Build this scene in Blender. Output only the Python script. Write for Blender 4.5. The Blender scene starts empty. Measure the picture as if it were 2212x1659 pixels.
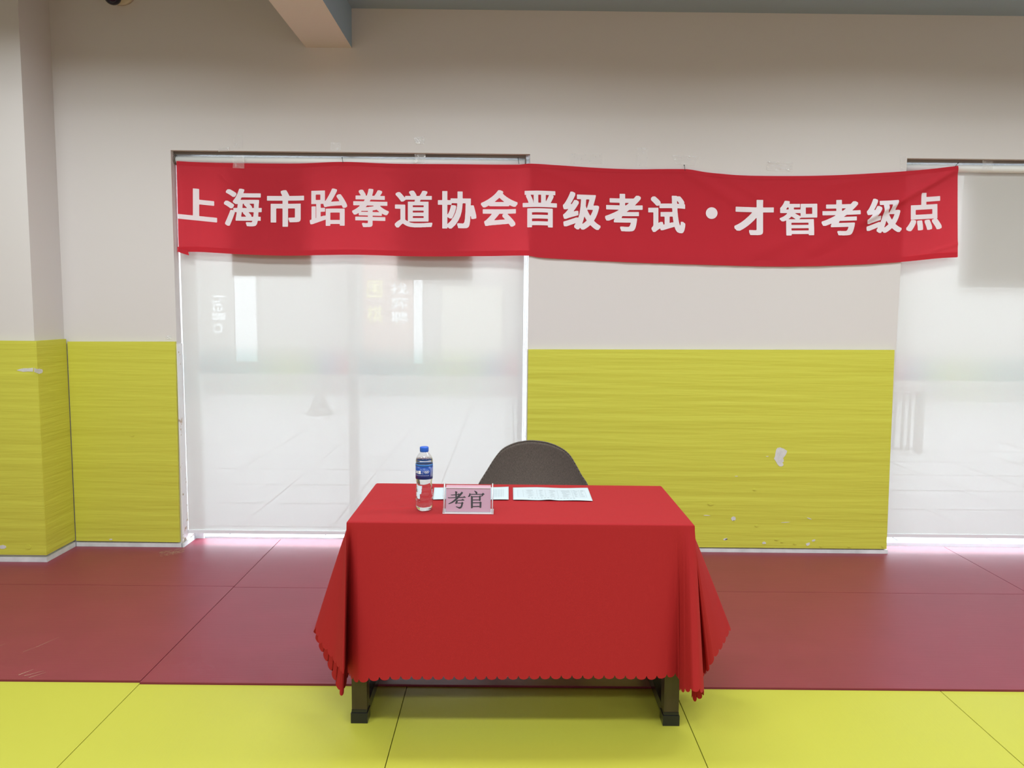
import bpy, bmesh, math, random
import numpy as np
from mathutils import Vector, Matrix

# ------------------------------------------------------------------ camera, world, lights, exposure
SC = bpy.context.scene
COL = SC.collection
IMG_W, IMG_H = 2212.0, 1659.0
FPX, PITCH, YAW, ROLL, EYE = 1691.17, 0.097465, 0.0033964, 0.0102555, 1.41548

def cam_axes():
    f = Vector((math.sin(YAW) * math.cos(PITCH), math.cos(YAW) * math.cos(PITCH), -math.sin(PITCH)))
    r0 = Vector((math.cos(YAW), -math.sin(YAW), 0.0))
    u0 = r0.cross(f)
    r = r0 * math.cos(ROLL) + u0 * math.sin(ROLL)
    u = u0 * math.cos(ROLL) - r0 * math.sin(ROLL)
    return r, u, f
AX_R, AX_U, AX_F = cam_axes()
cam_data = bpy.data.cameras.new('camera')
cam_data.sensor_width = 36.0
cam_data.lens = 36.0 * FPX / IMG_W
cam_data.clip_start = 0.05
cam = bpy.data.objects.new('camera', cam_data)
COL.objects.link(cam)
m3 = Matrix((AX_R, AX_U, -AX_F)).transposed()
cam.matrix_world = Matrix.Translation((0, 0, EYE)) @ m3.to_4x4()
SC.camera = cam

SC.view_settings.view_transform = 'Standard'
SC.view_settings.look = 'None'
SC.view_settings.gamma = 1.0
SC.view_settings.use_curve_mapping = False
SC.view_settings.exposure = 0.0

world = bpy.data.worlds.new('daylight')
SC.world = world
world.use_nodes = True
bg = world.node_tree.nodes['Background']
bg.inputs['Color'].default_value = (0.78, 0.88, 1.0, 1)
bg.inputs['Strength'].default_value = 18.0

def ceiling_light(x, y, z, watts, sx=1.2, sy=0.3, spread=150, color=(0.89, 0.965, 1.0)):
    d = bpy.data.lights.new('ceiling_light', 'AREA')
    d.shape = 'RECTANGLE'; d.size = sx; d.size_y = sy
    d.energy = watts; d.color = color; d.spread = math.radians(spread)
    o = bpy.data.objects.new('ceiling_light', d)
    o.location = (x, y, z)
    COL.objects.link(o)
    return o
for x, k in ((-2.2, 1.2), (-0.1, 1.0), (1.9, 1.0), (3.9, 1.0)):
    ceiling_light(x, 3.10, 3.02, 23.5 * k, spread=159)
    ceiling_light(x, 0.90, 3.02, 31 * k, spread=174)
    ceiling_light(x, -1.30, 3.02, 42 * k, spread=176)

# ------------------------------------------------------------------ pixel helpers (a sight line met with a plane at its real depth)
def sight(px, py):
    return AX_F + AX_R * ((px - IMG_W / 2) / FPX) - AX_U * ((py - IMG_H / 2) / FPX)
def at_y(px, py, y):
    d = sight(px, py); t = y / d.y
    return Vector((d.x * t, y, EYE + d.z * t))
def at_z(px, py, z):
    d = sight(px, py); t = (z - EYE) / d.z
    return Vector((d.x * t, d.y * t, z))

# ------------------------------------------------------------------ materials
def new_mat(name):
    m = bpy.data.materials.new(name); m.use_nodes = True
    nt = m.node_tree
    return m, nt, nt.nodes['Principled BSDF'], nt.nodes['Material Output']

def mat(name, color, rough=0.6, metal=0.0, spec=0.5, noise=None, bump=None, sheen=0.0):
    """noise = (scale xyz, amount): faint colour mottling; bump = (scale xyz, strength, distance)"""
    m, nt, b, out = new_mat(name)
    b.inputs['Base Color'].default_value = (*color, 1)
    b.inputs['Roughness'].default_value = rough
    b.inputs['Metallic'].default_value = metal
    b.inputs['Specular IOR Level'].default_value = spec
    if sheen:
        b.inputs['Sheen Weight'].default_value = sheen
    if noise or bump:
        tc = nt.nodes.new('ShaderNodeTexCoord')
    if noise:
        mp = nt.nodes.new('ShaderNodeMapping'); mp.inputs['Scale'].default_value = noise[0]
        nz = nt.nodes.new('ShaderNodeTexNoise'); nz.inputs['Scale'].default_value = 1.0; nz.inputs['Detail'].default_value = 5
        mx = nt.nodes.new('ShaderNodeMix'); mx.data_type = 'RGBA'; mx.blend_type = 'MULTIPLY'
        mx.inputs[0].default_value = 1.0
        mx.inputs[6].default_value = (*color, 1)
        cr = nt.nodes.new('ShaderNodeValToRGB')
        lo = 1 - noise[1]
        cr.color_ramp.elements[0].color = (lo, lo, lo, 1); cr.color_ramp.elements[0].position = 0.3
        cr.color_ramp.elements[1].color = (1, 1, 1, 1); cr.color_ramp.elements[1].position = 0.7
        nt.links.new(tc.outputs['Object'], mp.inputs['Vector'])
        nt.links.new(mp.outputs[0], nz.inputs['Vector'])
        nt.links.new(nz.outputs[0], cr.inputs[0])
        nt.links.new(cr.outputs[0], mx.inputs[7])
        nt.links.new(mx.outputs[2], b.inputs['Base Color'])
    if bump:
        mp2 = nt.nodes.new('ShaderNodeMapping'); mp2.inputs['Scale'].default_value = bump[0]
        nz2 = nt.nodes.new('ShaderNodeTexNoise'); nz2.inputs['Scale'].default_value = 1.0; nz2.inputs['Detail'].default_value = 4
        bp = nt.nodes.new('ShaderNodeBump'); bp.inputs['Strength'].default_value = bump[1]; bp.inputs['Distance'].default_value = bump[2]
        nt.links.new(tc.outputs['Object'], mp2.inputs['Vector'])
        nt.links.new(mp2.outputs[0], nz2.inputs['Vector'])
        nt.links.new(nz2.outputs[0], bp.inputs['Height'])
        nt.links.new(bp.outputs[0], b.inputs['Normal'])
    return m

def cloth_mat(name, color, back, trans, rough=0.8, weave=None):
    """diffuse cloth that lets part of the light through"""
    m, nt, b, out = new_mat(name)
    b.inputs['Base Color'].default_value = (*color, 1)
    b.inputs['Roughness'].default_value = rough
    b.inputs['Specular IOR Level'].default_value = 0.25
    tr = nt.nodes.new('ShaderNodeBsdfTranslucent'); tr.inputs['Color'].default_value = (*back, 1)
    mx = nt.nodes.new('ShaderNodeMixShader'); mx.inputs[0].default_value = trans
    nt.links.new(b.outputs[0], mx.inputs[1]); nt.links.new(tr.outputs[0], mx.inputs[2])
    nt.links.new(mx.outputs[0], out.inputs['Surface'])
    if weave:
        tc = nt.nodes.new('ShaderNodeTexCoord')
        nz = nt.nodes.new('ShaderNodeTexNoise'); nz.inputs['Scale'].default_value = weave[0]; nz.inputs['Detail'].default_value = 3
        bp = nt.nodes.new('ShaderNodeBump'); bp.inputs['Strength'].default_value = weave[1]; bp.inputs['Distance'].default_value = 0.002
        nt.links.new(tc.outputs['Object'], nz.inputs['Vector'])
        nt.links.new(nz.outputs[0], bp.inputs['Height'])
        nt.links.new(bp.outputs[0], b.inputs['Normal']); nt.links.new(bp.outputs[0], tr.inputs['Normal'])
    return m

M = {}
M['wall'] = mat('wall_paint', (0.645, 0.61, 0.595), 0.75, spec=0.25, bump=((60, 60, 60), 0.05, 0.002))
M['ceiling'] = mat('blue_ceiling_paint', (0.33, 0.43, 0.53), 0.8, spec=0.2)
M['beam'] = mat('beam_paint', (0.68, 0.64, 0.61), 0.8, spec=0.2)
M['foam'] = mat('yellow_foam', (0.57, 0.555, 0.062), 0.55, spec=0.35, bump=((0.8, 0.8, 17), 0.8, 0.010))
M['mat_yellow'] = mat('yellow_mat_vinyl', (0.470, 0.458, 0.050), 0.5, spec=0.4, bump=((120, 6, 10), 0.10, 0.003))
M['mat_red'] = mat('red_mat_vinyl', (0.228, 0.025, 0.047), 0.43, spec=0.5, noise=((5, 5, 5), 0.08), bump=((6, 120, 10), 0.12, 0.003))
M['skirt'] = mat('white_skirting', (0.74, 0.76, 0.76), 0.4, noise=((12, 12, 12), 0.25))
M['floor'] = mat('screed_floor', (0.35, 0.34, 0.33), 0.8)
M['white_alu'] = mat('white_aluminium', (0.78, 0.80, 0.82), 0.35, spec=0.5)
M['steel'] = mat('brushed_bracket', (0.20, 0.165, 0.14), 0.5, metal=0.0, noise=((3, 40, 40), 0.4))
M['tube'] = mat('blind_tube_white', (0.80, 0.82, 0.80), 0.4)
M['black'] = mat('black_ink', (0.012, 0.013, 0.016), 0.6)
M['wood'] = mat('dark_stained_wood', (0.055, 0.036, 0.016), 0.32, spec=0.5, noise=((30, 30, 4), 0.5))
M['wood_edge'] = mat('black_lacquer', (0.010, 0.010, 0.011), 0.25)
M['cloth'] = cloth_mat('red_polyester', (0.405, 0.016, 0.020), (0.5, 0.02, 0.02), 0.12, weave=(700, 0.15))
M['banner'] = cloth_mat('red_banner_cloth', (0.60, 0.034, 0.055), (0.90, 0.08, 0.10), 0.40, weave=(900, 0.12))
M['print_white'] = cloth_mat('white_banner_print', (0.95, 0.90, 0.95), (0.85, 0.78, 0.78), 0.22)
M['chair_fabric'] = mat('brown_chair_fabric', (0.118, 0.092, 0.077), 0.9, spec=0.15, noise=((500, 500, 90), 0.45), bump=((900, 900, 300), 0.3, 0.002), sheen=0.2)
M['chair_leg'] = mat('chair_leg_wood', (0.25, 0.14, 0.07), 0.4)
M['paper'] = mat('white_paper', (0.52, 0.585, 0.61), 0.7, spec=0.2)
M['paper_ink'] = mat('grey_print', (0.30, 0.34, 0.36), 0.8)
M['pink'] = mat('pink_card', (0.74, 0.44, 0.54), 0.6, spec=0.3)
M['torn'] = mat('torn_white_foam', (0.66, 0.65, 0.63), 0.85, noise=((60, 60, 60), 0.15))
M['cap'] = mat('blue_cap', (0.01, 0.10, 0.55), 0.35)
M['label_blue'] = mat('blue_label', (0.006, 0.055, 0.30), 0.3)
M['label_light'] = mat('light_blue_label', (0.02, 0.16, 0.50), 0.3)
M['label_white'] = mat('white_label_print', (0.78, 0.80, 0.84), 0.4)
M['cam_dark'] = mat('dark_dome', (0.012, 0.010, 0.022), 0.12)
M['cam_base'] = mat('cream_plastic', (0.62, 0.56, 0.46), 0.5)
M['board'] = mat('grey_board', (0.42, 0.43, 0.44), 0.7)
M['tile'] = mat('white_outdoor_tile', (0.50, 0.51, 0.52), 0.5, noise=((2, 2, 2), 0.1))
M['tile_joint'] = mat('tile_joint', (0.025, 0.026, 0.028), 0.8)
M['facade'] = mat('facade_panel', (0.30, 0.29, 0.28), 0.7)
M['facade_pink'] = mat('pink_shop_poster', (0.44, 0.28, 0.24), 0.7)
M['facade_white'] = mat('white_shop_banner', (0.85, 0.87, 0.88), 0.7)
M['facade_yellow'] = mat('yellow_shop_print', (0.85, 0.75, 0.30), 0.7)
M['facade_dark'] = mat('dark_shop_item', (0.16, 0.16, 0.16), 0.8)
M['facade_cream'] = mat('cream_shop_panel', (0.45, 0.43, 0.36), 0.7)

def glass_pane(name, tint=(1, 1, 1), refl=0.07):
    m, nt, b, out = new_mat(name)
    nt.nodes.remove(b)
    t = nt.nodes.new('ShaderNodeBsdfTransparent'); t.inputs['Color'].default_value = (*tint, 1)
    g = nt.nodes.new('ShaderNodeBsdfGlossy'); g.inputs['Roughness'].default_value = 0.03
    lw = nt.nodes.new('ShaderNodeLayerWeight'); lw.inputs['Blend'].default_value = 0.5   # the same from both sides of the sheet
    pw = nt.nodes.new('ShaderNodeMath'); pw.operation = 'POWER'; pw.inputs[1].default_value = 3.5
    ml = nt.nodes.new('ShaderNodeMath'); ml.operation = 'MULTIPLY_ADD'; ml.inputs[1].default_value = 0.7; ml.inputs[2].default_value = refl * 0.6
    mx = nt.nodes.new('ShaderNodeMixShader')
    nt.links.new(lw.outputs['Facing'], pw.inputs[0]); nt.links.new(pw.outputs[0], ml.inputs[0]); nt.links.new(ml.outputs[0], mx.inputs[0])
    nt.links.new(t.outputs[0], mx.inputs[1]); nt.links.new(g.outputs[0], mx.inputs[2])
    nt.links.new(mx.outputs[0], out.inputs['Surface'])
    return m
M['glass'] = glass_pane('window_glass', (0.97, 0.985, 0.98))
M['acrylic'] = glass_pane('clear_acrylic', (0.93, 0.94, 0.95))
M['pet'] = glass_pane('clear_bottle_plastic', (0.97, 0.975, 0.98))

def water_mat():
    m, nt, b, out = new_mat('bottle_water')
    b.inputs['Base Color'].default_value = (0.97, 0.98, 0.985, 1)
    b.inputs['Roughness'].default_value = 0.0
    b.inputs['IOR'].default_value = 1.33
    b.inputs['Transmission Weight'].default_value = 1.0
    return m
M['water'] = water_mat()

def tape_mat(name, milky, spots, crinkle):
    m, nt, b, out = new_mat(name)
    b.inputs['Base Color'].default_value = (0.88, 0.86, 0.85, 1)
    b.inputs['Roughness'].default_value = 0.12
    tc = nt.nodes.new('ShaderNodeTexCoord')
    nz = nt.nodes.new('ShaderNodeTexNoise'); nz.inputs['Scale'].default_value = 45; nz.inputs['Detail'].default_value = 2
    bp = nt.nodes.new('ShaderNodeBump'); bp.inputs['Strength'].default_value = crinkle; bp.inputs['Distance'].default_value = 0.006
    nt.links.new(tc.outputs['Object'], nz.inputs['Vector'])
    nt.links.new(nz.outputs[0], bp.inputs['Height']); nt.links.new(bp.outputs[0], b.inputs['Normal'])
    t = nt.nodes.new('ShaderNodeBsdfTransparent')
    mx = nt.nodes.new('ShaderNodeMixShader')
    cr = nt.nodes.new('ShaderNodeValToRGB')
    cr.color_ramp.elements[0].position = 0.60; cr.color_ramp.elements[0].color = (milky,) * 3 + (1,)
    cr.color_ramp.elements[1].position = 0.66; cr.color_ramp.elements[1].color = (spots,) * 3 + (1,)
    nt.links.new(nz.outputs[0], cr.inputs[0])
    nt.links.new(cr.outputs[0], mx.inputs[0])
    nt.links.new(t.outputs[0], mx.inputs[1]); nt.links.new(b.outputs[0], mx.inputs[2])
    nt.links.new(mx.outputs[0], out.inputs['Surface'])
    return m
M['tape'] = tape_mat('clear_tape', 0.10, 0.22, 0.05)
M['tape_shiny'] = tape_mat('crumpled_tape', 0.12, 0.9, 0.5)
M['tape_milky'] = tape_mat('milky_tape', 0.5, 0.9, 0.3)

def blind_mat():
    m, nt, b, out = new_mat('sheer_blind_fabric')
    b.inputs['Base Color'].default_value = (0.56, 0.54, 0.515, 1)
    b.inputs['Roughness'].default_value = 0.8
    b.inputs['Specular IOR Level'].default_value = 0.1
    tl = nt.nodes.new('ShaderNodeBsdfTranslucent'); tl.inputs['Color'].default_value = (0.80, 0.765, 0.72, 1)
    tp = nt.nodes.new('ShaderNodeBsdfTransparent'); tp.inputs['Color'].default_value = (1.0, 0.96, 0.91, 1)
    m1 = nt.nodes.new('ShaderNodeMixShader'); m1.inputs[0].default_value = 0.055
    m2 = nt.nodes.new('ShaderNodeMixShader'); m2.inputs[0].default_value = 0.036
    nt.links.new(b.outputs[0], m1.inputs[1]); nt.links.new(tl.outputs[0], m1.inputs[2])
    nt.links.new(m1.outputs[0], m2.inputs[1]); nt.links.new(tp.outputs[0], m2.inputs[2])
    nt.links.new(m2.outputs[0], out.inputs['Surface'])
    return m
M['blind'] = blind_mat()

def film_mat():
    """printed colour film stuck on the glass: hues run along x, clearer towards its top edge as printed"""
    m, nt, b, out = new_mat('colour_gradient_film')
    nt.nodes.remove(b)
    tc = nt.nodes.new('ShaderNodeTexCoord')
    sp = nt.nodes.new('ShaderNodeSeparateXYZ')
    nt.links.new(tc.outputs['Generated'], sp.inputs[0])
    cr = nt.nodes.new('ShaderNodeValToRGB')
    stops = [(0.0, (0.10, 0.50, 0.62)), (0.35, (0.25, 0.62, 0.62)), (0.62, (0.62, 0.78, 0.30)), (0.74, (0.40, 0.72, 0.45)),
             (0.84, (0.15, 0.45, 0.72)), (0.90, (0.45, 0.35, 0.66)), (0.97, (0.85, 0.25, 0.42)), (1.0, (0.85, 0.28, 0.42))]
    e = cr.color_ramp.elements
    e[0].position, e[0].color = stops[0][0], (*stops[0][1], 1)
    e[1].position, e[1].color = stops[-1][0], (*stops[-1][1], 1)
    for p, c in stops[1:-1]:
        k = e.new(p); k.color = (*c, 1)
    for k in e: k.color = [0.12 + 0.88 * q for q in k.color[:3]] + [1]
    nt.links.new(sp.outputs['X'], cr.inputs[0])
    mr = nt.nodes.new('ShaderNodeMapRange')
    mr.inputs['From Min'].default_value = 0.25; mr.inputs['From Max'].default_value = 1.0
    mr.inputs['To Min'].default_value = 1.0; mr.inputs['To Max'].default_value = 0.05
    nt.links.new(sp.outputs['Z'], mr.inputs['Value'])
    mx = nt.nodes.new('ShaderNodeMix'); mx.data_type = 'RGBA'
    mx.inputs[6].default_value = (0.95, 0.95, 0.95, 1)
    nt.links.new(mr.outputs[0], mx.inputs[0]); nt.links.new(cr.outputs[0], mx.inputs[7])
    t = nt.nodes.new('ShaderNodeBsdfTransparent')
    nt.links.new(mx.outputs[2], t.inputs['Color'])
    nt.links.new(t.outputs[0], out.inputs['Surface'])
    return m
M['film'] = film_mat()

def peel_mat():
    m, nt, b, out = new_mat('peeling_white_paint')
    tc = nt.nodes.new('ShaderNodeTexCoord')
    nz = nt.nodes.new('ShaderNodeTexNoise'); nz.inputs['Scale'].default_value = 22; nz.inputs['Detail'].default_value = 8
    sp = nt.nodes.new('ShaderNodeSeparateXYZ'); nt.links.new(tc.outputs['Object'], sp.inputs[0])
    mr = nt.nodes.new('ShaderNodeMapRange')            # flaking is worst near the floor
    mr.inputs['From Min'].default_value = 0.0; mr.inputs['From Max'].default_value = 0.30
    mr.inputs['To Min'].default_value = 0.16; mr.inputs['To Max'].default_value = 0.0
    nt.links.new(sp.outputs['Z'], mr.inputs['Value'])
    ad = nt.nodes.new('ShaderNodeMath'); ad.operation = 'ADD'
    nt.links.new(tc.outputs['Object'], nz.inputs['Vector'])
    nt.links.new(nz.outputs[0], ad.inputs[0]); nt.links.new(mr.outputs[0], ad.inputs[1])
    cr = nt.nodes.new('ShaderNodeValToRGB')
    e = cr.color_ramp.elements
    e[0].position = 0.62; e[0].color = (0.80, 0.80, 0.80, 1)
    e[1].position = 0.66; e[1].color = (0.55, 0.45, 0.34, 1)
    k = e.new(0.72); k.color = (0.32, 0.27, 0.22, 1)
    nt.links.new(ad.outputs[0], cr.inputs[0])
    nt.links.new(cr.outputs[0], b.inputs['Base Color'])
    bp = nt.nodes.new('ShaderNodeBump'); bp.inputs['Strength'].default_value = 0.4; bp.inputs['Distance'].default_value = 0.004
    nt.links.new(ad.outputs[0], bp.inputs['Height']); nt.links.new(bp.outputs[0], b.inputs['Normal'])
    b.inputs['Roughness'].default_value = 0.7
    return m
M['peel'] = peel_mat()

# ------------------------------------------------------------------ mesh helpers
def link(name, me, material, parent=None, smooth=False):
    o = bpy.data.objects.new(name, me)
    COL.objects.link(o)
    if material is not None:
        me.materials.append(material)
    if smooth:
        me.polygons.foreach_set('use_smooth', [True] * len(me.polygons))
    if parent is not None:
        o.parent = parent
        o.matrix_parent_inverse = parent.matrix_world.inverted()
    return o

def obj(name, bm, material, parent=None, smooth=False, bevel=0.0, seg=2):
    if bevel:
        bmesh.ops.bevel(bm, geom=[e for e in bm.edges if len(e.link_faces) == 2 and e.calc_face_angle(0) > 0.5], offset=bevel, segments=seg, affect='EDGES', profile=0.5)
    bmesh.ops.recalc_face_normals(bm, faces=bm.faces)
    me = bpy.data.meshes.new(name); bm.to_mesh(me); bm.free()
    return link(name, me, material, parent, smooth)

def pydata(name, vs, fs, material, parent=None, smooth=False):
    me = bpy.data.meshes.new(name)
    me.from_pydata([tuple(v) for v in vs], [], fs); me.update()
    return link(name, me, material, parent, smooth)

def thing(name, label, cat, loc=(0, 0, 0), group=None):
    o = bpy.data.objects.new(name, None); COL.objects.link(o)
    o.empty_display_size = 0.05
    o.location = loc
    o.matrix_world = Matrix.Translation(loc)
    return tag(o, label, cat, group)

def tag(o, label, cat, group=None):
    o['label'] = label; o['category'] = cat
    if group: o['group'] = group
    return o

def struct(o):
    o['kind'] = 'structure'
    return o

def bm_box(bm, x0, x1, y0, y1, z0, z1):
    v = [bm.verts.new(p) for p in ((x0, y0, z0), (x1, y0, z0), (x1, y1, z0), (x0, y1, z0), (x0, y0, z1), (x1, y0, z1), (x1, y1, z1), (x0, y1, z1))]
    for f in ((0, 3, 2, 1), (4, 5, 6, 7), (0, 1, 5, 4), (1, 2, 6, 5), (2, 3, 7, 6), (3, 0, 4, 7)):
        bm.faces.new([v[i] for i in f])
    return v

def box(name, x0, x1, y0, y1, z0, z1, material, parent=None, bevel=0.0):
    bm = bmesh.new(); bm_box(bm, x0, x1, y0, y1, z0, z1)
    return obj(name, bm, material, parent, bevel=bevel)

def bm_prism(bm, pts, offset):
    """pts: 3D outline; extruded by offset vector"""
    off = Vector(offset)
    a = [bm.verts.new(p) for p in pts]; b = [bm.verts.new(Vector(p) + off) for p in pts]
    n = len(a)
    bm.faces.new(a); bm.faces.new(list(reversed(b)))
    for i in range(n):
        bm.faces.new((a[i], b[i], b[(i + 1) % n], a[(i + 1) % n]))

def bm_lathe(bm, prof, cx, cy, z0, seg=40, cap=True, rmod=None):
    rings = []
    for r, z in prof:
        ring = []
        for k in range(seg):
            a = 2 * math.pi * k / seg
            rr = r * (rmod(a, z) if rmod else 1)
            ring.append(bm.verts.new((cx + rr * math.cos(a), cy + rr * math.sin(a), z0 + z)))
        rings.append(ring)
    for i in range(len(rings) - 1):
        for k in range(seg):
            bm.faces.new((rings[i][k], rings[i][(k + 1) % seg], rings[i + 1][(k + 1) % seg], rings[i + 1][k]))
    if cap:
        bm.faces.new(list(reversed(rings[0]))); bm.faces.new(rings[-1])

def bm_tube(bm, p0, p1, r, seg=10):
    p0, p1 = Vector(p0), Vector(p1)
    d = (p1 - p0).normalized()
    u = d.orthogonal().normalized(); w = d.cross(u)
    A = [bm.verts.new(p0 + (u * math.cos(2 * math.pi * k / seg) + w * math.sin(2 * math.pi * k / seg)) * r) for k in range(seg)]
    B = [bm.verts.new(p1 + (u * math.cos(2 * math.pi * k / seg) + w * math.sin(2 * math.pi * k / seg)) * r) for k in range(seg)]
    bm.faces.new(list(reversed(A))); bm.faces.new(B)
    for k in range(seg):
        bm.faces.new((A[k], A[(k + 1) % seg], B[(k + 1) % seg], B[k]))

def lerp_path(pts, x):
    """piecewise-linear y(x) on a list of (x, y)"""
    if x <= pts[0][0]: return pts[0][1]
    for (a, b), (c, d) in zip(pts, pts[1:]):
        if x <= c: return b + (d - b) * (x - a) / (c - a)
    return pts[-1][1]

def smooth_path(pts, x):
    """cosine-free Catmull-Rom y(x)"""
    n = len(pts)
    if x <= pts[0][0]: return pts[0][1]
    if x >= pts[-1][0]: return pts[-1][1]
    for i in range(n - 1):
        if x <= pts[i + 1][0]:
            x0, y0 = pts[i]; x1, y1 = pts[i + 1]
            t = (x - x0) / (x1 - x0)
            m0 = (pts[i + 1][1] - pts[i - 1][1]) / (pts[i + 1][0] - pts[i - 1][0]) if i else (y1 - y0) / (x1 - x0)
            m1 = (pts[i + 2][1] - pts[i][1]) / (pts[i + 2][0] - pts[i][0]) if i + 2 < n else (y1 - y0) / (x1 - x0)
            h = x1 - x0
            return (2*t**3 - 3*t**2 + 1) * y0 + (t**3 - 2*t**2 + t) * h * m0 + (-2*t**3 + 3*t**2) * y1 + (t**3 - t**2) * h * m1

# ------------------------------------------------------------------ lettering: glyph outlines made bold and meshed on a fine grid
def glyph_tris(ch):
    c = bpy.data.curves.new('lettering', 'FONT'); c.body = ch; c.size = 1; c.resolution_u = 6
    o = bpy.data.objects.new('lettering', c); COL.objects.link(o)
    dg = bpy.context.evaluated_depsgraph_get()
    me = bpy.data.meshes.new_from_object(o.evaluated_get(dg))
    me.calc_loop_triangles()
    P = np.array([v.co[:2] for v in me.vertices])
    T = np.array([t.vertices[:] for t in me.loop_triangles])
    bpy.data.objects.remove(o); bpy.data.curves.remove(c); bpy.data.meshes.remove(me)
    return P, T

def glyph_mesh(ch, bold=(0.03, 0.02), n=84, ss=4):
    """returns unit-square (x right, y up) vertices and faces of a bold glyph, tight to its own bounds"""
    P, T = glyph_tris(ch)
    lo, hi = P.min(0), P.max(0)
    size = max(hi - lo)
    pad = max(bold) + 0.02
    lo = lo - pad; ext = (hi - lo) + pad
    nx, ny = int(round(n * ext[0])), int(round(n * ext[1]))
    W, H = nx * ss, ny * ss
    img = np.zeros((H, W), bool)
    Q = (P - lo) / ext * np.array([W, H])
    for a, b, c in T:
        tri = Q[[a, b, c]]
        x0, y0 = np.floor(tri.min(0)).astype(int); x1, y1 = np.ceil(tri.max(0)).astype(int)
        x0, y0 = max(x0, 0), max(y0, 0); x1, y1 = min(x1, W), min(y1, H)
        if x1 <= x0 or y1 <= y0: continue
        gx, gy = np.meshgrid(np.arange(x0, x1) + 0.5, np.arange(y0, y1) + 0.5)
        (ax, ay), (bx, by), (cx, cy) = tri
        d1 = (gx - bx) * (ay - by) - (ax - bx) * (gy - by)
        d2 = (gx - cx) * (by - cy) - (bx - cx) * (gy - cy)
        d3 = (gx - ax) * (cy - ay) - (cx - ax) * (gy - ay)
        neg = (d1 < 0) | (d2 < 0) | (d3 < 0); pos = (d1 > 0) | (d2 > 0) | (d3 > 0)
        img[y0:y1, x0:x1] |= ~(neg & pos)
    def dil(a, k, axis):
        out = a.copy()
        for s in range(1, k + 1):
            out |= np.roll(a, s, axis); out |= np.roll(a, -s, axis)
        return out
    if bold[0] > 0: img = dil(img, int(round(bold[0] * n * ss)), 1)
    if bold[1] > 0: img = dil(img, int(round(bold[1] * n * ss)), 0)
    f = img.astype(float).reshape(ny, ss, nx, ss).mean((1, 3))
    f = np.pad(f, 1)
    ny2, nx2 = f.shape
    vs, fs, cache = [], [], {}
    def vert(key, x, y):
        if key not in cache:
            cache[key] = len(vs); vs.append((x, y))
        return cache[key]
    for j in range(ny2 - 1):
        for i in range(nx2 - 1):
            q = [(i, j), (i + 1, j), (i + 1, j + 1), (i, j + 1)]
            val = [f[y, x] for x, y in q]
            ins = [v > 0.5 for v in val]
            if not any(ins): continue
            poly = []
            for k in range(4):
                (xa, ya), (xb, yb) = q[k], q[(k + 1) % 4]
                if ins[k]: poly.append(vert((xa, ya), xa, ya))
                if ins[k] != ins[(k + 1) % 4]:
                    t = (0.5 - val[k]) / (val[(k + 1) % 4] - val[k])
                    key = (min(q[k], q[(k + 1) % 4]), max(q[k], q[(k + 1) % 4]))
                    poly.append(vert(key, xa + (xb - xa) * t, ya + (yb - ya) * t))
            if len(poly) >= 3: fs.append(poly)
    V = np.array(vs); V = (V - V.min(0)) / (V.max(0) - V.min(0))
    return V, fs

# ------------------------------------------------------------------ the setting
YW = 4.465            # wall face
YF = 4.445            # face of the foam pads on it
ZL = 2.267            # lintel
XL0, XL1 = -1.897, 0.103   # left window opening
XR0, XR1 = 2.207, 4.30     # right window opening
A0, B0 = -1.372, 2.807     # a corner of the mat grid (one metre mats)
RX0, RX1, RY0 = -4.2, 4.8, -3.0
COLX, COLY = -2.535, 4.185

bm = bmesh.new()
for (x0, x1, z0, z1) in ((RX0, XL0, -0.03, 3.5), (XL1, XR0, -0.03, ZL), (XL0, XL1, ZL, 3.5), (XL1, XR0, ZL, 3.5), (XR0, XR1, ZL, 3.5), (XR1, RX1, -0.03, 3.5)):
    bm_box(bm, x0, x1, YW, 4.70, z0, z1)
struct(obj('wall_back', bm, M['wall']))
bm = bmesh.new(); bm_box(bm, RX0, COLX, COLY, YW, -0.03, 3.5)
struct(obj('wall_column', bm, M['wall']))
struct(box('wall_left', RX0 - 0.15, RX0, RY0, YW, -0.03, 3.5, M['wall']))
struct(box('wall_right', RX1, RX1 + 0.15, RY0, 4.70, -0.03, 3.5, M['wall']))
struct(box('wall_front', RX0, RX1, RY0 - 0.15, RY0, -0.03, 3.5, M['wall']))
struct(box('floor', RX0, RX1, RY0, 4.70, -0.10, -0.03, M['floor']))
BX0, BX1, BZ = -1.137, -0.884, 2.826
ZC = 3.035
struct(box('ceiling', BX1, RX1, RY0, 4.70, ZC, 3.15, M['ceiling']))
struct(box('ceiling_bay', RX0, BX0, RY0, YW, 3.34, 3.5, M['ceiling']))
bm = bmesh.new(); bm_box(bm, BX0, BX1, RY0, YW, BZ, 3.5)
bmi = obj('ceiling_beam', bm, M['beam'])
bmi.data.materials.append(M['ceiling'])
for p in bmi.data.polygons:
    if p.normal.x > 0.5: p.material_index = 1
struct(bmi)
# unseen beam added between the lamp rows to shade the upper back wall
struct(box('ceiling_added_shade_beam', RX0, RX1, 2.22, 2.45, 2.82, 3.5, M['beam']))

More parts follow.
